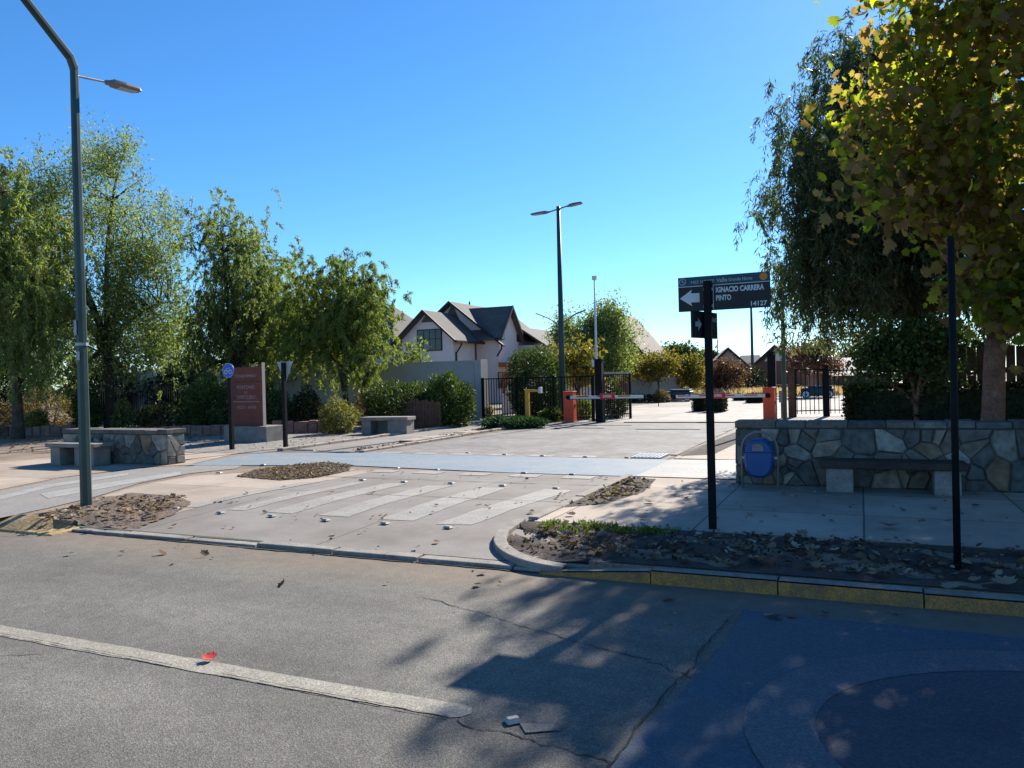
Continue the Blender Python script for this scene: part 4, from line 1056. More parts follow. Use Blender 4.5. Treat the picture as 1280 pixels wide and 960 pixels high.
for sg in (-1,1): mb.ext([(na,za_+.03),(na+sg*halfc,zb3+.03),(na+sg*halfc,zb3-.2),(na,za_-.24)], (CSX+.353,0,0),(0,1,0),(0,0,1),(.06,0,0))
mb.bar((CSX+.38,na-halfc-.03,zb3-.05),(r2+half2-.6,na-halfc-.03,zb3-.05),.1,.12); obj('trim', mb, 'trim', h)
for q in ((624.5,630,415,425),(645.5,650.5,418,427.5)):
    n0_, zt0_ = onS(q[0],q[2],CSX); n1_, zb0_ = onS(q[1],q[3],CSX)
    wn_ = obj('window', MB().box(CSX+.002,CSX+.05,n0_,n1_,zb0_,zt0_), 'trim', h); obj('pane', MB().box(CSX+.0505,CSX+.06,n0_+.05,n1_-.05,zb0_+.05,zt0_-.05), 'windowglass', wn_)
# right hand low wing
nR = na+halfc+.2; zR0 = onS(652,412,CSX)[1]
mb = MB().box(CSX-4,CSX+1.5,nR,nR+5.5,-.1,zR0-1.15); obj('low_wing', mb, 'wallpink', h)
mb = MB(); zr_ = zR0+.1
v = [(CSX-4,nR-.3,zr_+.1),(CSX-.1,nR-.3,zr_+.1),(CSX+2.1,nR-.3,zr_-1.35),(CSX+2.1,nR+6,zr_-1.35),(CSX-.1,nR+6,zr_+.1),(CSX-4,nR+6,zr_+.1)]
v += [(a,b_,c-.14) for a,b_,c in v]
mb.add(v, [(0,1,4,5),(1,2,3,4),(11,10,7,6),(10,9,8,7),(0,6,7,1),(1,7,8,2),(2,8,9,3)]); obj('roof', mb, 'roof', h)
# downpipes, flue, porch
def pipe(px, py, n, off=.0, lb=0):
    s_, z_ = X(px,py,n); mb = MB().tube([(s_+.55,n-.45,z_),(s_+.5,n-.4,z_-.25),(s_,n-.08,z_-.75),(s_,n-.06,1)], .055, 8); obj('downpipe', mb, 'trim', h)
pipe(621.5,432,HN2)
s_ = wl1+.06; zz_ = ez-.1
obj('downpipe', MB().tube([(wl1+.45,HN+.35,zz_),(wl1+.4,HN+.35,zz_-.2),(wl1+.07,HN+.3,zz_-.7),(wl1+.07,HN+.3,1)], .055, 8), 'trim', h)
obj('downpipe', MB().tube([(wl1+.07,HN2-.6,zz_),(wl1+.07,HN2-.6,1)], .045, 8), 'trim', h)
fs_, fz_ = X(587,386,50.5); obj('flue', MB().tube([(fs_,50.5,fz_-.6),(fs_,50.5,X(587,377,50.5)[1])], .06, 8), 'trim', h)
ns0, zs0 = onS(625,452,CSX+1.2); ns1, zs1 = onS(641,458,CSX+1.2)
obj('porch_beam', MB().box(CSX+.06,CSX+1.2,na-1.9,na+1.5,zs1,zs0), 'terracotta', h)
obj('porch_post', MB().box(CSX+1.0,CSX+1.15,na-1.85,na-1.7,-.1,zs1-.002), 'terracotta', h)
obj('door', MB().box(CSX+.003,CSX+.06,na-1.2,na-.2,0,2.1), 'terracotta', h)
obj('garage_door', MB().box(CSX+.003,CSX+.05,na+.1,na+1.5,0,2.0), 'terracotta', h)
wn_ = obj('window', MB().box(CSX+.003,CSX+.05,na-1.9,na-1.3,1.0,2.1), 'trim', h)
obj('pane', MB().box(CSX+.051,CSX+.058,na-1.85,na-1.35,1.05,2.05), 'windowglass', wn_)
s_, n_ = atd(638, 36)
t = root('storage_bin', 'blue grey storage box seen through the iron fence near the porch', 'storage box', s_, n_)
obj('body', MB().box(-.35,.35,-.3,.3,0,.85), 'signback', t, bevel=.03); obj('lid', MB().box(-.37,.37,-.32,.32,.852,.92), 'wallgrey', t, bevel=.02)
t = root('water_jug', 'pale plastic water jug standing on the storage box', 'jug', s_-.1, n_, .921)
obj('jug_body', MB().tube([(0,0,0),(0,0,.3),(0,0,.36),(0,0,.42)], [.13,.13,.06,.05], 12), 'whitemetal', t, smooth=True); obj('jug_cap', MB().tube([(0,0,.421),(0,0,.45)], .04, 10), 'signblue', t)

def simple_house(label, px0, px1, depth, yeave, yridge, dlen, wallm, roofm, axis='y', rot=0, win=True, name='house'):
    """gabled house: axis y = gable towards the viewer, axis x = eaves towards the viewer"""
    pc_ = (px0+px1)/2; wd_ = (px1-px0)*depth/FPX; s_, n_ = atd(pc_, depth)
    fac = math.atan2((pc_-640)/FPX, 1)                        # faces roughly the entrance
    t = root(name, label, 'house', s_, n_, 0, rot)
    ze = zd(pc_, yeave, depth); zr = zd(pc_, yridge, depth); hw_ = wd_/2
    if axis == 'y':
        mb = MB(); gable_wall(mb, -hw_*.92, hw_*.92, ze+.1, zr-.2, .3, dlen); obj('walls', mb, wallm, t)
        mb = MB(); roof_pair(mb, -hw_, hw_, zr, ze-.1, 0, dlen+.3, .18); obj('roof', mb, roofm, t)
        mb = MB(); rake(mb, 0, hw_, zr, ze-.1, 0, .25); obj('trim', mb, 'trim', t)
    else:
        mb = MB(); mb.box(-hw_*.94,hw_*.94,.4,dlen-.4,-.1,ze); obj('walls', mb, wallm, t)
        mb = MB(); ym = dlen/2; hp = hw_*.35
        v = [(-hw_,0,ze-.1),(hw_,0,ze-.1),(hw_,dlen,ze-.1),(-hw_,dlen,ze-.1),(-hw_+hp,ym,zr),(hw_-hp,ym,zr)]
        mb.add(v, [(0,1,5,4),(1,2,5),(2,3,4,5),(3,0,4),(3,2,1,0)]); obj('roof', mb, roofm, t)
    if win:
        for fx in (-.45,.35):
            f_ = obj('window', MB().box(hw_*fx-.5,hw_*fx+.5,.28 if axis=='y' else .38,.297 if axis=='y' else .397,ze-1.5,ze-.4), 'trim', t)
            y_ = .27 if axis == 'y' else .37
            obj('pane', MB().box(hw_*fx-.43,hw_*fx+.43,y_,y_+.009,ze-1.43,ze-.47), 'windowglass', f_)
    return t
simple_house('grey roofed house half hidden behind the bright tree, left of the pink house', 250, 512, 56, 432, 383, 9, 'wallgrey', 'roof', 'x', 0)
simple_house('small tan roofed house behind the autumn trees beyond the left barrier', 797, 838, 92, 450, 438, 8, 'farbrown', 'farroof', 'y', 0, False)
simple_house('house with a dark roof peeking over the round tree beyond the lamp post', 708, 812, 66, 448, 388, 9, 'farbrown', 'farroof', 'y', 0, False)
simple_house('beige house with a long tan roof far behind the street sign post', 872, 950, 78, 470, 434, 12, 'farwall', 'farroof', 'y', R(12))
simple_house('white gabled house with a slate blue roof in the distance beside the thin teal pole', 913, 950, 95, 466, 443, 10, 'wallpink', 'farblue', 'x', 0, False)
hb = simple_house('brown gabled house with pale gable trim behind the right gate pillars', 928, 1010, 66, 466, 431, 12, 'farbrown', 'farbrown', 'y', R(-6))
obj('gable_panel', MB().ext([(-.95,zd(968,443,66)-.55),(.95,zd(968,443,66)-.55),(0,zd(968,433,66)-.2)], (0,.285,0), UX, UZ, (0,.01,0)), 'wallpink', hb)
simple_house('dark house behind the reddish tree beyond the iron gate', 1010, 1110, 72, 468, 446, 10, 'farbrown', 'farblue', 'x', 0)
# ribbed block walls beyond the gate
def block_wall(label, pa, pb, z_):
    a = Vector(pa); b_ = Vector(pb); t = root('block_wall', label, 'wall', a.x, a.y, 0, math.atan2(b_.y-a.y,b_.x-a.x)); L = (b_-a).length
    obj('panel', MB().box(0,L,0,.2,-.1,z_), 'striped', t); obj('coping', MB().box(-.03,L+.03,-.03,.23,z_+.001,z_+.06), 'striped', t)
block_wall('pale ribbed block wall beyond the sliding gate, with a small tree before it', atd(786,50), atd(850,52), zd(815,474,51))
block_wall('pale block wall seen through the iron fence behind the orange barrier', atd(700,36), atd(752,38), zd(725,476,37))

# low dark teal cart with white hubs, two of them
def cart(label, px, depth, wdt):
    t = root('utility_cart', label, 'cart', *atd(px, depth), group='dark teal carts parked inside the gate')
    h_ = wdt/2
    obj('body', MB().prism([(-h_,-.5),(h_,-.5),(h_,.5),(-h_,.5)],.16,.62), 'tealbody', t, bevel=.06)
    obj('deck', MB().box(-h_*.6,h_*.9,-.45,.45,.63,.74), 'tealbody', t, bevel=.02)
    for x in (-h_*.72,h_*.72):
        w_ = obj('wheel', MB().tube([(x,-.56,.25),(x,-.44,.25)], .25, 20), 'rubber', t)
        obj('hub', MB().tube([(x,-.575,.25),(x,-.561,.25)], .19, 20), 'whitemetal', w_)
        obj('hub_cap', MB().tube([(x,-.59,.25),(x,-.576,.25)], .06, 12), 'black', w_)
cart('low dark teal cart with two white wheel discs between the barrier arm tips', 848.5, 47, 1.6)
cart('low dark teal cart with white wheel discs seen through the small iron gate', 1022, 47, 1.8)

# ================================================================== TREES
def rx(px_, depth): return px_*depth/FPX
def crown(px, py, hx, hy, depth, cnt, base_px, ry=None, dd=0.0):
    """ellipsoid seen at (px,py) with half sizes hx,hy in photo pixels, relative to a trunk at base_px"""
    x = (px-base_px)*depth/FPX
    return (x*CA, x*SA*0 + dd, zd(px, py, depth), hx*depth/FPX, (ry if ry else hx*depth/FPX), hy*depth/FPX, cnt)
G1 = 'street trees on the left'
d_ = 26.0
tree('pepper_tree', 'broad weeping olive green tree at the far left edge, standing on bare earth', 'tree', *atd(20,d_), 11, 2.3, .19,
     [crown(10,310,72,120,d_,50,20), crown(-50,330,60,120,d_,22,20), crown(50,370,44,110,d_,40,20)], 'weep', 'lf_pepper', 'bark', L=.14, Wd=.036, strands=13, per=50, rc=.58, slen=1.7, group=G1, zmin=1.3)
d_ = 29.0
tree('pepper_tree', 'tall airy tree with open upright crown and a thick trunk behind the short stone wall', 'tree', *atd(136,d_), 12, 3.0, .20,
     [crown(60,225,60,60,d_,28,136), crown(125,300,100,95,d_,66,136), crown(155,205,45,55,d_,14,136), crown(195,320,45,80,d_,22,136), crown(135,410,85,60,d_,30,136), crown(205,390,52,85,d_,44,136), crown(50,420,60,70,d_,26,136)], 'puff', 'lf_olive', 'barkdark', n_limb=9, L=.13, Wd=.042, per=220, rc=(.27,.27,.45), group=G1, up=.7)
tree('pepper_tree', 'weeping olive tree with dense dark lower crown just left of the maroon monument', 'tree', *atd(312,33), 13, 2.6, .20,
     [crown(272,295,46,55,33,30,312), crown(285,385,64,75,33,48,312), crown(238,415,40,70,33,28,312)], 'weep', 'lf_olive', 'barkdark', L=.14, Wd=.04, strands=11, per=48, rc=.58, slen=1.6, group=G1, lean=(-.7,0), zmin=.9)
tree('pepper_tree', 'thin crowned tree around the dark lamp post behind the maroon monument', 'tree', *atd(330,35), 14, 2.6, .16,
     [crown(345,370,52,50,35,34,330), crown(348,425,58,50,35,44,330)], 'weep', 'lf_pepper', 'barkdark', L=.14, Wd=.04, strands=11, per=54, rc=.52, slen=1.3, group=G1, lean=(.5,0), zmin=.9)
tree('willow_tree', 'bright green weeping tree with several thin stems in front of the grey boundary wall', 'tree', *atd(436,30.5), 15, 2.0, .085,
     [crown(425,372,64,52,30.5,44,436), crown(468,405,28,55,30.5,18,436), crown(372,410,46,60,30.5,32,436), crown(420,435,50,35,30.5,18,436)], 'weep', 'lf_bright', 'barkdark', L=.15, Wd=.036, strands=11, per=54, rc=.45, slen=1.25, group=G1, stems=3, zmin=1.2)
# two trees of the right corner
tree('plane_tree', 'big plane tree with large yellow green and brown leaves behind the long stone wall', 'tree', 1.60, 12.75, 31, 2.0, .165,
     [(1.22, -1.0, 6.2, 2.3, 2.0, 2.9, 58), (-0.28, -1.3, 5.3, 1.5, 1.3, 1.9, 42), (1.82, -1.4, 4.2, 2.3, 1.5, 1.5, 44), (0.92, -1.9, 8.4, 2.1, 1.6, 1.4, 34), (3.42, -0.6, 6.4, 1.9, 1.8, 2.4, 40), (0.72, -0.6, 3.5, 1.5, 0.9, 1.0, 26), (0.82, -0.9, 2.75, 1.6, 0.6, 0.55, 20), (-1.08, -1.5, 4.6, 0.7, 0.7, 1.2, 14), (-0.78, -1.6, 7.4, 0.8, 0.8, 1.0, 12)],
     'puff', 'lf_plane', 'barkred', n_limb=9, L=.128, Wd=.128, per=58, rc=(.29,.29,.29), tmpl=T_PLANE, up=-.55, lean=(.12,-.15), bend=.12)
shade_tree = copy_tree(bpy.data.objects['plane_tree']); shade_tree.location = W(6.9, 13.0, 0); shade_tree.rotation_euler = (0,0,-A+1.9)  # unseen copy, added to block sky and sun over the right side
shade_tree['label'] = 'plane tree added out of view on the right to deepen the shade there'
tree('pepper_tree', 'dark weeping pepper tree hanging over the iron gate, left of the plane tree', 'tree', .9, 16.4, 32, 2.6, .24,
     [(-.2,0,5.2,2.2,2.0,2.3,74), (-1.4,-.3,4.6,1.1,1.1,1.7,36), (.7,.2,6.4,1.7,1.6,1.5,30), (1.6,-.2,3.7,3.0,1.4,1.1,54), (-1.0,0,3.5,1.4,1.1,.9,40), (-.3,0,4.4,1.6,1.4,1.2,30), (-1.2,-.2,6.1,1.0,.9,1.2,24), (-1.5,0,5.2,.6,.7,.9,6), (-.6,0,7.3,.9,.9,.8,16)],
     'weep', 'lf_dark', 'barkdark', n_limb=9, L=.12, Wd=.024, strands=11, per=50, rc=.35, slen=1.7, out=.35, zmin=2.0)
tree('bush_tree', 'small dark bushy tree with a thin trunk above the dark clipped hedge', 'tree', *atd(1144,13.2), 33, 1.0, .06,
     [(0,0,1.95,.75,.6,.50,30), (-.45,0,1.75,.4,.4,.35,10)], 'puff', 'lf_hedge', 'barkred', n_limb=5, L=.085, Wd=.05, per=190, rc=(.2,.2,.16))
# beyond the gate
tree('round_tree', 'olive round topped tree beyond the fence, behind the double lamp post', 'tree', *atd(742,48), 41, 1.6, .14,
     [crown(740,440,48,40,48,60,742), crown(765,420,30,32,48,20,742), crown(700,412,18,20,48,7,742), crown(760,395,20,14,48,6,742)], 'puff', 'lf_olive', 'barkdark', L=.20, Wd=.08, per=260, rc=(.42,.42,.42))
G2 = 'autumn trees beyond the gate'
def atree(label, px, py, hx, hy, depth, seed, mat_, cnt=26, z_=1.0):
    return tree('autumn_tree', label, 'tree', *atd(px, depth), seed, z_, .08, [crown(px,py,hx,hy,depth,cnt,px)], 'puff', mat_, 'barkdark', n_limb=5, L=.19, Wd=.10, per=150, rc=(.32,.32,.28), group=G2)
atree('yellow green autumn tree in front of the ribbed block wall', 823, 459, 26, 15, 50, 42, 'lf_yellow', 30, 1.3)
atree('golden autumn tree just left of the street sign post, past the block wall', 862, 466, 17, 16, 52, 43, 'lf_yellow')
atree('bare looking reddish brown bush tree right of the street sign post', 907, 470, 20, 18, 55, 44, 'lf_red')
atree('golden shrub like tree over the pale block wall behind the fence', 722, 455, 22, 22, 35, 45, 'lf_yellow', 26, .8)
atree('yellowish tree at the left end of the ribbed block wall', 790, 463, 14, 14, 53, 46, 'lf_yellow', 16)
atree('purplish red autumn tree beyond the iron gate on the right', 1022, 447, 34, 20, 50, 47, 'lf_red', 30, 1.6)
G3 = 'far green trees on the horizon'
for i, (px, py, hx, hy, dp_, lab) in enumerate([(852,446,20,13,95,'green far tree peeking above the golden autumn tree'),(880,452,18,12,96,'green far tree behind the beige house gable'),(690,452,20,14,90,'far green tree behind the double lamp post'),
        (590,458,40,14,110,'wide far tree behind the pink house'),(960,462,16,10,100,'low far tree at the foot of the brown house'),(1090,450,40,24,80,'dark far tree behind the right fence'),(1180,445,50,30,70,'broad far tree behind the plane tree trunk'),
        (440,450,50,24,85,'far tree behind the bright weeping tree'),(330,440,50,34,80,'far tree behind the maroon monument'),(190,440,70,40,75,'far tree behind the iron railing'),(40,440,80,45,75,'far tree at the left edge behind the weeping tree'),(-60,440,80,50,70,'far tree beyond the left edge')]):
    tree('far_tree', lab, 'tree', *atd(px, dp_), 60+i, 1.5, .15, [crown(px,py,hx,hy,dp_,30,px)], 'puff', 'lf_hedge' if i not in (7,8,9,10) else 'lf_olive', 'barkdark', n_limb=5, L=.42, Wd=.2, per=110, rc=(hx*dp_/FPX*.22,)*3, group=G3)

# ------------------------------------------------------------------ shrubs and hedges
def bush(label, px, ybase, ytop, hx, depth, cnt, mat_, seed, name='shrub', L=.11, Wd=.05, ry=None, **k):
    h_ = zd(px, ytop, depth)
    return shrub(name, label, 'shrub', *atd(px, depth), (hx*depth/FPX, ry or min(1.2,hx*depth/FPX), h_/1.7), cnt, mat_, seed, L, Wd, **k)
bush('large glossy oleander bush left of the maroon monument', 262, 530, 482, 34, 27, 5200, 'lf_hedge', 101, L=.17, Wd=.045)
bush('dark domed shrub right of the thick trunk, behind the short stone wall', 196, 532, 508, 29, 27, 3600, 'lf_dkhedge', 102, L=.09)
bush('small rounded olive shrub with reddish underside at the far left', 44, 535, 514, 15, 28, 2200, 'lf_gold', 103, L=.09)
bush('leafy green shrub right of the green lamp post, beside the thick trunk', 108, 534, 488, 17, 28.5, 2400, 'lf_hedge', 104, L=.14)
bush('small golden shrub right beside the thick trunk', 152, 530, 503, 12, 28.5, 1500, 'lf_gold', 105, L=.1)
bush('dry brownish bush behind the rounded olive shrub', 60, 528, 490, 32, 31, 2600, 'lf_dry', 106, L=.16, Wd=.03)
bush('dark shrub at the left edge below the weeping tree', -8, 535, 505, 24, 28, 2200, 'lf_dry', 107)
bush('dark leafy shrub right behind the maroon monument', 346, 532, 492, 22, 27, 2800, 'lf_hedge', 108, L=.14)
bush('dark glossy shrub between the yield sign and the golden bush', 383, 532, 492, 20, 26.5, 2800, 'lf_dkhedge', 109, L=.14)
bush('round yellow green bush left of the boxy pale bench', 421, 542, 504, 23, 24.8, 4200, 'lf_gold', 110, L=.10, Wd=.035)
bush('dry reddish shrub behind the boxy pale bench', 462, 525, 492, 22, 28, 2600, 'lf_dry', 111, L=.15, Wd=.03)
bush('light green hedge bush spilling over the boards in front of the grey wall', 498, 530, 482, 46, 27.6, 9000, 'lf_hedge', 112, L=.13, name='hedge')
bush('full green hedge bush by the near end of the grey wall', 556, 533, 475, 34, 27.2, 9500, 'lf_hedge', 113, L=.13, name='hedge')
bush('flowering leafy bush above the grey wall in front of the pink house', 515, 470, 430, 22, 36, 2600, 'lf_bright', 114, L=.17, Wd=.07)
bush('spreading dark juniper mound in the median by the yellow card reader', 640, 541, 523, 42, 25.5, 6500, 'lf_juniper', 115, L=.13, Wd=.035, ry=.7, up=.1)
bush('tall rounded hedge bush behind the iron fence, left of the double lamp post', 672, 524, 439, 36, 31.5, 15000, 'lf_hedge', 116, L=.13, name='hedge')
bush('low leafy plant at the foot of the double lamp post', 688, 528, 511, 14, 28.6, 1300, 'lf_hedge', 117, L=.12)
bush('pale green plants behind the fence right of the orange barrier', 727, 527, 500, 12, 29.5, 1300, 'lf_bright', 118, L=.2, Wd=.03)
bush('yellow green tuft at the foot of the grey wall end, behind the fence', 607, 524, 507, 6, 31.5, 500, 'lf_gold', 119, L=.2, Wd=.03)
bush('dark green plant behind the sliding gate bars', 768, 524, 488, 12, 30, 1300, 'lf_hedge', 120, L=.25, Wd=.04)
bush('dry round bush at the foot of the autumn tree by the block wall', 826, 503, 489, 10, 46, 900, 'lf_dry', 121, L=.15, Wd=.05)
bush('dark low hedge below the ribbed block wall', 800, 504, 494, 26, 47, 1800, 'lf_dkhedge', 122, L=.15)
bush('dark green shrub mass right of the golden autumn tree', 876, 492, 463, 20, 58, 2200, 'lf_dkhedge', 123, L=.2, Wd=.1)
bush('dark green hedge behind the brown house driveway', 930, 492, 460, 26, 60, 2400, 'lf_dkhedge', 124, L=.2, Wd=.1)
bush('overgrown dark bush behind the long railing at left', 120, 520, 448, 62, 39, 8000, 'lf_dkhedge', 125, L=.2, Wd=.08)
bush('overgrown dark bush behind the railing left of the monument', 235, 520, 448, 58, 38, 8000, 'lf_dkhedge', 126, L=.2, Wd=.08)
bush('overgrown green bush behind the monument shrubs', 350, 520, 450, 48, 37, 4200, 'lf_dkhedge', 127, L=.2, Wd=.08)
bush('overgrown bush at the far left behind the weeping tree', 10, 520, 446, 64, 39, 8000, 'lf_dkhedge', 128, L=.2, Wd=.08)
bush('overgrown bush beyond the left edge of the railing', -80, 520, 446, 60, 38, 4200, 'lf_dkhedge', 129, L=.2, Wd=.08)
G4 = 'clipped box hedges on the roundabout'
def box_hedge(label, px0, px1, ytop, depth, seed, cnt=2200):
    hw = (px1-px0)/2*depth/FPX
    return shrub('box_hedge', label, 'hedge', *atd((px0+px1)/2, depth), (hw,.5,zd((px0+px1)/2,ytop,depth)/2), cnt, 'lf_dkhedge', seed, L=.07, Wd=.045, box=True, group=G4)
box_hedge('clipped dark hedge cube left of the street sign post, under the barrier arm', 868, 882, 495, 34, 131)
box_hedge('clipped dark hedge cube right of the street sign post, under the red warning board', 884, 905, 495, 33, 132)
box_hedge('clipped dark hedge block near the right orange barrier box', 934, 953, 493, 42, 133)
box_hedge('small clipped dark hedge left of the right barrier, farther back', 918, 931, 494, 46, 134, 1200)
box_hedge('long low clipped hedge before the brown gabled house', 905, 1000, 481, 60, 135, 3500)
# dark hedge and timber screen behind the right wall
hx0 = atd(1048,14.6); 
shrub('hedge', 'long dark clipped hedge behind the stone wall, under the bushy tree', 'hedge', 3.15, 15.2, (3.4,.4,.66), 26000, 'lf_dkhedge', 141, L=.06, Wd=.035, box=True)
t = root('board_fence', 'dark vertical board fence behind the plane tree trunk at the right edge', 'fence', 1.0, 16.1)
mb = MB(); x = 0
random.seed(2)
while x < 11: mb.box(x, x+.135, random.uniform(0,.01), .03, -.1, 2.0+random.uniform(-.03,.03)); x += .15
obj('boards', mb, 'timber', t); obj('rail', MB().box(0,11,.031,.08,.5,.6).box(0,11,.031,.08,1.5,1.6), 'timber', t)
t = root('low_board_fence', 'low reddish board fence beneath the green hedge, right of the boxy bench', 'fence', *atd(500,26.6))
mb = MB(); x = 0
while x < 1.5: mb.box(x, x+.11, random.uniform(0,.015), .03, -.1, .95+random.uniform(-.06,.06)); x += .12
obj('boards', mb, 'timber', t)
t = root('stake', 'crooked pale stake in front of the hedge by the grey wall', 'stake', *atd(570,26.8))
obj('stick', MB().tube([(0,0,-.1),(-.03,0,.45),(-.06,.02,.8),(-.09,0,1.05)], [.025,.022,.018,.012], 6), 'barkred', t)
# stone edgings
def edging(label, pa, pb, h_, seed):
    a = Vector(pa); b_ = Vector(pb); L = (b_-a).length; t = root('stone_edging', label, 'edging', a.x, a.y, 0, math.atan2(b_.y-a.y,b_.x-a.x)); rr = random.Random(seed); x = 0
    mb = MB()
    while x < L:
        l_ = rr.uniform(.3,.55); mb.box(x, x+l_-.015, rr.uniform(-.02,.02), .28, -.1, h_+rr.uniform(-.05,.04)); x += l_
    obj('stones', mb, 'clay', t, bevel=.03)
edging('low reddish stone edging right of the maroon monument', atd(338,25.2), atd(412,25.4), .42, 1)
edging('low brown stone edging at the left edge behind the weeping trunk', atd(-60,28), atd(78,27.4), .36, 2)
edging('low brown stone edging behind the short stone wall', atd(160,26.2), atd(290,25.4), .3, 3)

# pink grass bed (uncountable)
rng = np.random.default_rng(77); n = 5200
u = rng.random((n,1)); v = rng.random((n,1)); a = np.array(atd(846,52)); b_ = np.array(atd(1050,50)); back = np.array([0,7.])
base = a*(1-u)+b_*u + back*v + rng.normal(size=(n,2))*.2
hgt = .35+.35*rng.random(n)
o = leaves('pink_grass', np.c_[base, np.zeros(n)], np.c_[rng.normal(size=(n,2))*.35, np.ones(n)], hgt, .09, rng.random(n), T_DIA, 'lf_pink', rng, None)
tag(o, 'bed of dry pinkish ornamental grass beyond the barriers', 'grass', kind='stuff')

# ================================================================== ROAD STUDS, LEAVES
def zap2(n): return (.002 + (n-APN)*.080/(APN-KN-.12)) if n < APN else .002
sb = MB(); sb.add([(-.05,-.045,0),(.05,-.045,0),(.05,.045,0),(-.05,.045,0),(-.036,-.02,.017),(.036,-.02,.017),(.036,.02,.017),(-.036,.02,.017)], [(4,5,6,7),(0,1,5,4),(1,2,6,5),(2,3,7,6),(3,0,4,7)])
stud0 = None
SP = [(221,633),(276,638),(340,642),(407,647),(481,651),(560,656),(453,601),(505,603.5),(564,605),(628,608),(695,611.5),(329,582),(274,592),(496,586),(546,588),(655,592),(715,594),(585,567),(631,569),(678,570.6),(732,572),(784,573),(391,564),(430,566)]
ORD = ['first','second','third','fourth','fifth','sixth','seventh','eighth','ninth','tenth','eleventh']
ROWS = [(0,6,'in the near row along the zebra'),(6,11,'in the far row along the zebra'),(11,17,'on the near edge of the blue cycle crossing'),(17,24,'on the far edge of the blue cycle crossing')]
order = {}
for a_, b2, nm in ROWS:
    for r_, i in enumerate(sorted(range(a_, b2), key=lambda i: SP[i][0])): order[i] = '%s pale road stud from the left %s' % (ORD[r_], nm)
for i, p in enumerate(SP):
    s_, n_ = at(*p); z_ = zap2(n_)+.012
    if stud0 is None: o = stud0 = obj('road_stud', sb, 'stud')
    else: o = stud0.copy(); COL.objects.link(o)
    o.location = W(s_, n_, z_); o.rotation_euler = (0,0,-A+random.uniform(-.2,.2))
    tag(o, order[i], 'road stud', 'road studs on the entrance')
s_, n_ = at(641,903,-.12)
o = stud0.copy(); COL.objects.link(o); o.location = W(s_, n_, -.112); o.rotation_euler = (0,0,.4); o.scale = (.8,.8,1.1)
tag(o, 'white road stud past the end of the cream centre line', 'road stud', 'road studs on the entrance')

def pmask(poly, x, y):
    r_ = np.zeros(len(x), bool); n = len(poly)
    for i in range(n):
        x1,y1 = poly[i]; x2,y2 = poly[(i+1)%n]
        c = ((y1>y)!=(y2>y)) & (x < (x2-x1)*(y-y1)/((y2-y1)+1e-12)+x1); r_ ^= c
    return r_
def litter(name, label, poly, cnt, Lr, seed, tmpl=T_PLANE, mat_='lf_litter', z=.02, flat=.25, zfn=None, lo=0., hi=1.):
    rng = np.random.default_rng(seed); P_ = np.array(poly); mn_, mx_ = P_.min(0), P_.max(0)
    q = rng.random((cnt*4,2))*(mx_-mn_)+mn_
    cl_n = np.sin(q[:,0]*2.3+seed)*np.sin(q[:,1]*3.1+seed*2)+rng.normal(size=len(q))*.7
    q = q[pmask(poly, q[:,0], q[:,1]) & (cl_n > -.4)][:cnt]; n = len(q)
    zz_ = np.array([zfn(b_) for b_ in q[:,1]])+z if zfn else np.full(n, z)
    d = np.c_[rng.normal(size=(n,2)), rng.normal(size=n)*flat]; nr = np.c_[rng.normal(size=(n,2))*flat*1.3, np.ones(n)]
    L = Lr[0]+(Lr[1]-Lr[0])*rng.random(n)**2
    # leaves() crosses d with nrm to get the width axis
    o = leaves(name, np.c_[q, zz_+rng.random(n)*.012], d, L, L*(.7+.3*rng.random(n)), lo+(hi-lo)*rng.random(n), tmpl, mat_, rng, None, nrm=nr)
    return tag(o, label, 'leaves', kind='stuff')
litter('leaf_litter', 'brown and pale fallen leaves strewn over the right verge', [(-3.3,7.9),(-3.0,7.3),(-2.4,6.5),(9,6.5),(9,7.95)], 1900, (.03,.115), 201, z=.035)
litter('leaf_litter', 'fallen leaves scattered on the right pavement', [(-3.3,8),(9,8),(9,11.4),(-1.6,11.4),(-3.3,11.8)], 150, (.03,.11), 202, z=.018, lo=.3)
litter('leaf_litter', 'pale and brown fallen leaves round the green lamp post', [at(*p) for p in [(45,652),(70,640),(130,624),(225,621),(236,628),(190,644),(120,656)]], 380, (.03,.10), 203, z=.03)
litter('leaf_litter', 'brown leaf litter filling the small bed beside the cycle crossing', [at(*p) for p in [(296,596),(318,588),(360,583),(405,578),(440,582),(436,589),(400,597),(350,601)]], 2600, (.025,.065), 204, z=.016, flat=.22, lo=.3, hi=.93)
litter('leaf_litter', 'brown leaves along the median between the two lanes', [(-11.0,14.9),(-10.5,14.9),(-10.4,26),(-11.4,26)], 900, (.04,.10), 205, z=.02, flat=.4, hi=.8)
litter('leaf_litter', 'leaves caught in the dirt seam along the driveway kerb', [(-3.36,8.9),(-2.95,9.3),(-2.75,10.4),(-2.9,11.7),(-3.36,11.8)], 260, (.03,.10), 206, z=.02)
litter('leaf_litter', 'scattered fallen leaves on the driveway apron', [(-8.6,6.5),(-2.9,6.5),(-3.5,8.2),(-3.5,11.8),(-8.6,11.8)], 110, (.03,.09), 207, z=.012, zfn=zap2, lo=.4)
litter('leaf_litter', 'dry leaves under the trees on the left bare earth', [(-40,13),(-16,13),(-17,24),(-40,30)], 2600, (.05,.12), 208, z=.01, hi=.8)
litter('leaf_litter', 'few dry leaves on the roadway near the kerb', [(-8,5.2),(7,4.6),(7,6.2),(-8,6.2)], 60, (.03,.11), 209, z=-.105, lo=.3)
o = litter('leaf_litter', 'dry leaves in the gravel around the monument', [(-18,14.6),(-13,14.6),(-13,19),(-18,19)], 260, (.03,.08), 210, z=.012)
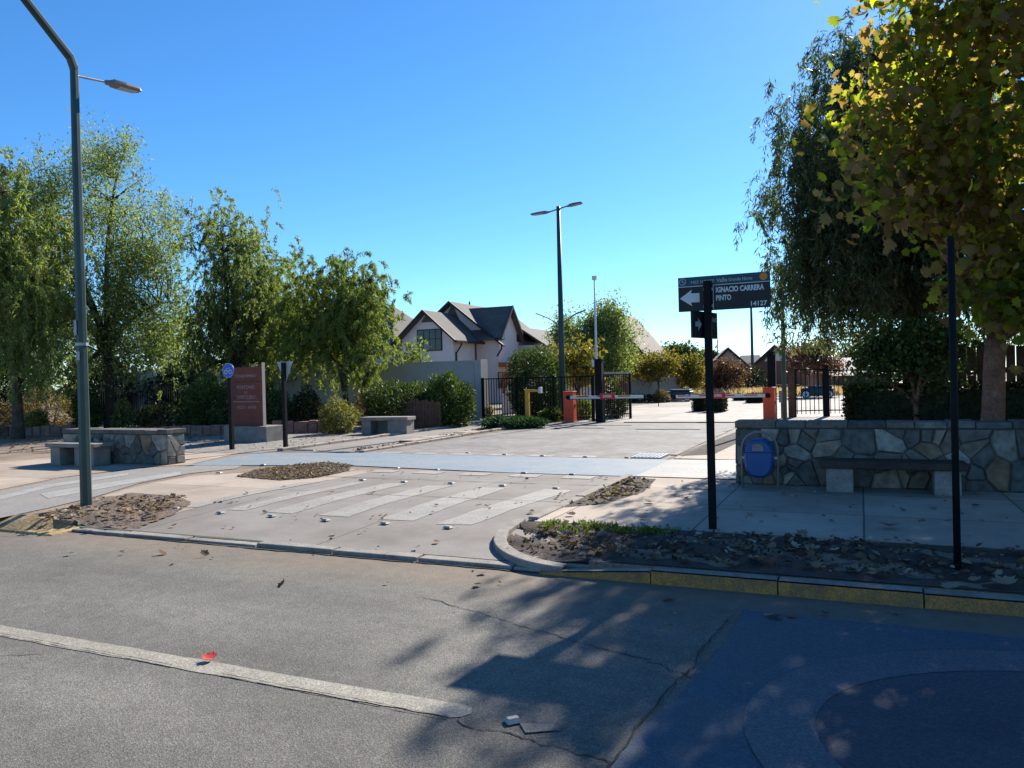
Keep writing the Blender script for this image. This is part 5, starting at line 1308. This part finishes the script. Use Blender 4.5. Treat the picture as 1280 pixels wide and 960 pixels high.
rng = np.random.default_rng(5); n = 900; cc = np.c_[-3.15+rng.random(26)*1.35, 7.78-np.abs(rng.normal(size=26))*.16]; q = cc[rng.integers(0,26,n)] + rng.normal(size=(n,2))*.045
o = leaves('weeds', np.c_[q, np.full(n,.02)], np.c_[rng.normal(size=(n,2))*.6, np.ones(n)], .03+.06*rng.random(n), .014, rng.random(n), T_DIA, 'lf_weed', rng); tag(o, 'green weeds in the sunny corner of the right verge', 'weeds', kind='stuff')
# clods and pebbles of the verge
rng = np.random.default_rng(15); n = 1500; q = np.c_[-3.2+rng.random(n)*11, 6.6+rng.random(n)*1.25]
o = leaves('soil_clods', np.c_[q, np.full(n,.012)], rng.normal(size=(n,3))+[0,0,.6], .02+.03*rng.random(n), .035, rng.random(n)*.3, T_OVAL, 'lf_litter', rng); tag(o, 'small clods and chips of bark on the right verge soil', 'soil', kind='stuff')
# single leaves one can point at
def single(name, label, p, z, L, rnd, mat_='lf_litter', seed=1, cat='leaf'):
    rng = np.random.default_rng(seed); s_, n_ = at(p[0], p[1], z)
    o = leaves(name, np.array([[0,0,.012]]), np.array([[1.,.3,.12]]), L, L*.9, np.array([rnd]), T_PLANE, mat_, rng, None, nrm=np.array([[.25,.2,1.]]))
    o.location = W(s_, n_, z); o.rotation_euler = (0,0,-A+seed); return tag(o, label, cat)
M['redleaf'] = dull('red_leaf', (.50,.045,.04), .6, .2, 9, 0)
o = single('fallen_leaf', 'crumpled red leaf lying on the cream centre line', (268,825), -.11, .10, .5, 'redleaf', 3)
for i, (p, lab, L) in enumerate([((1105,657),'large pale curled leaf near the middle of the shaded verge',.2),((935,700),'pale leaf lying in the verge right of the street sign post',.15),((1185,738),'big pale leaf by the kerb near the bare dark post',.15),((1262,733),'pale star shaped leaf at the right edge of the verge',.17),((718,645),'brown leaf on the sunny right pavement',.12),((815,628),'dark red brown curled leaf on the right pavement slab',.12)]):
    single('fallen_leaf', lab, p, .03 if i < 4 else .014, L, .84 if i < 4 else .45, seed=i+5)
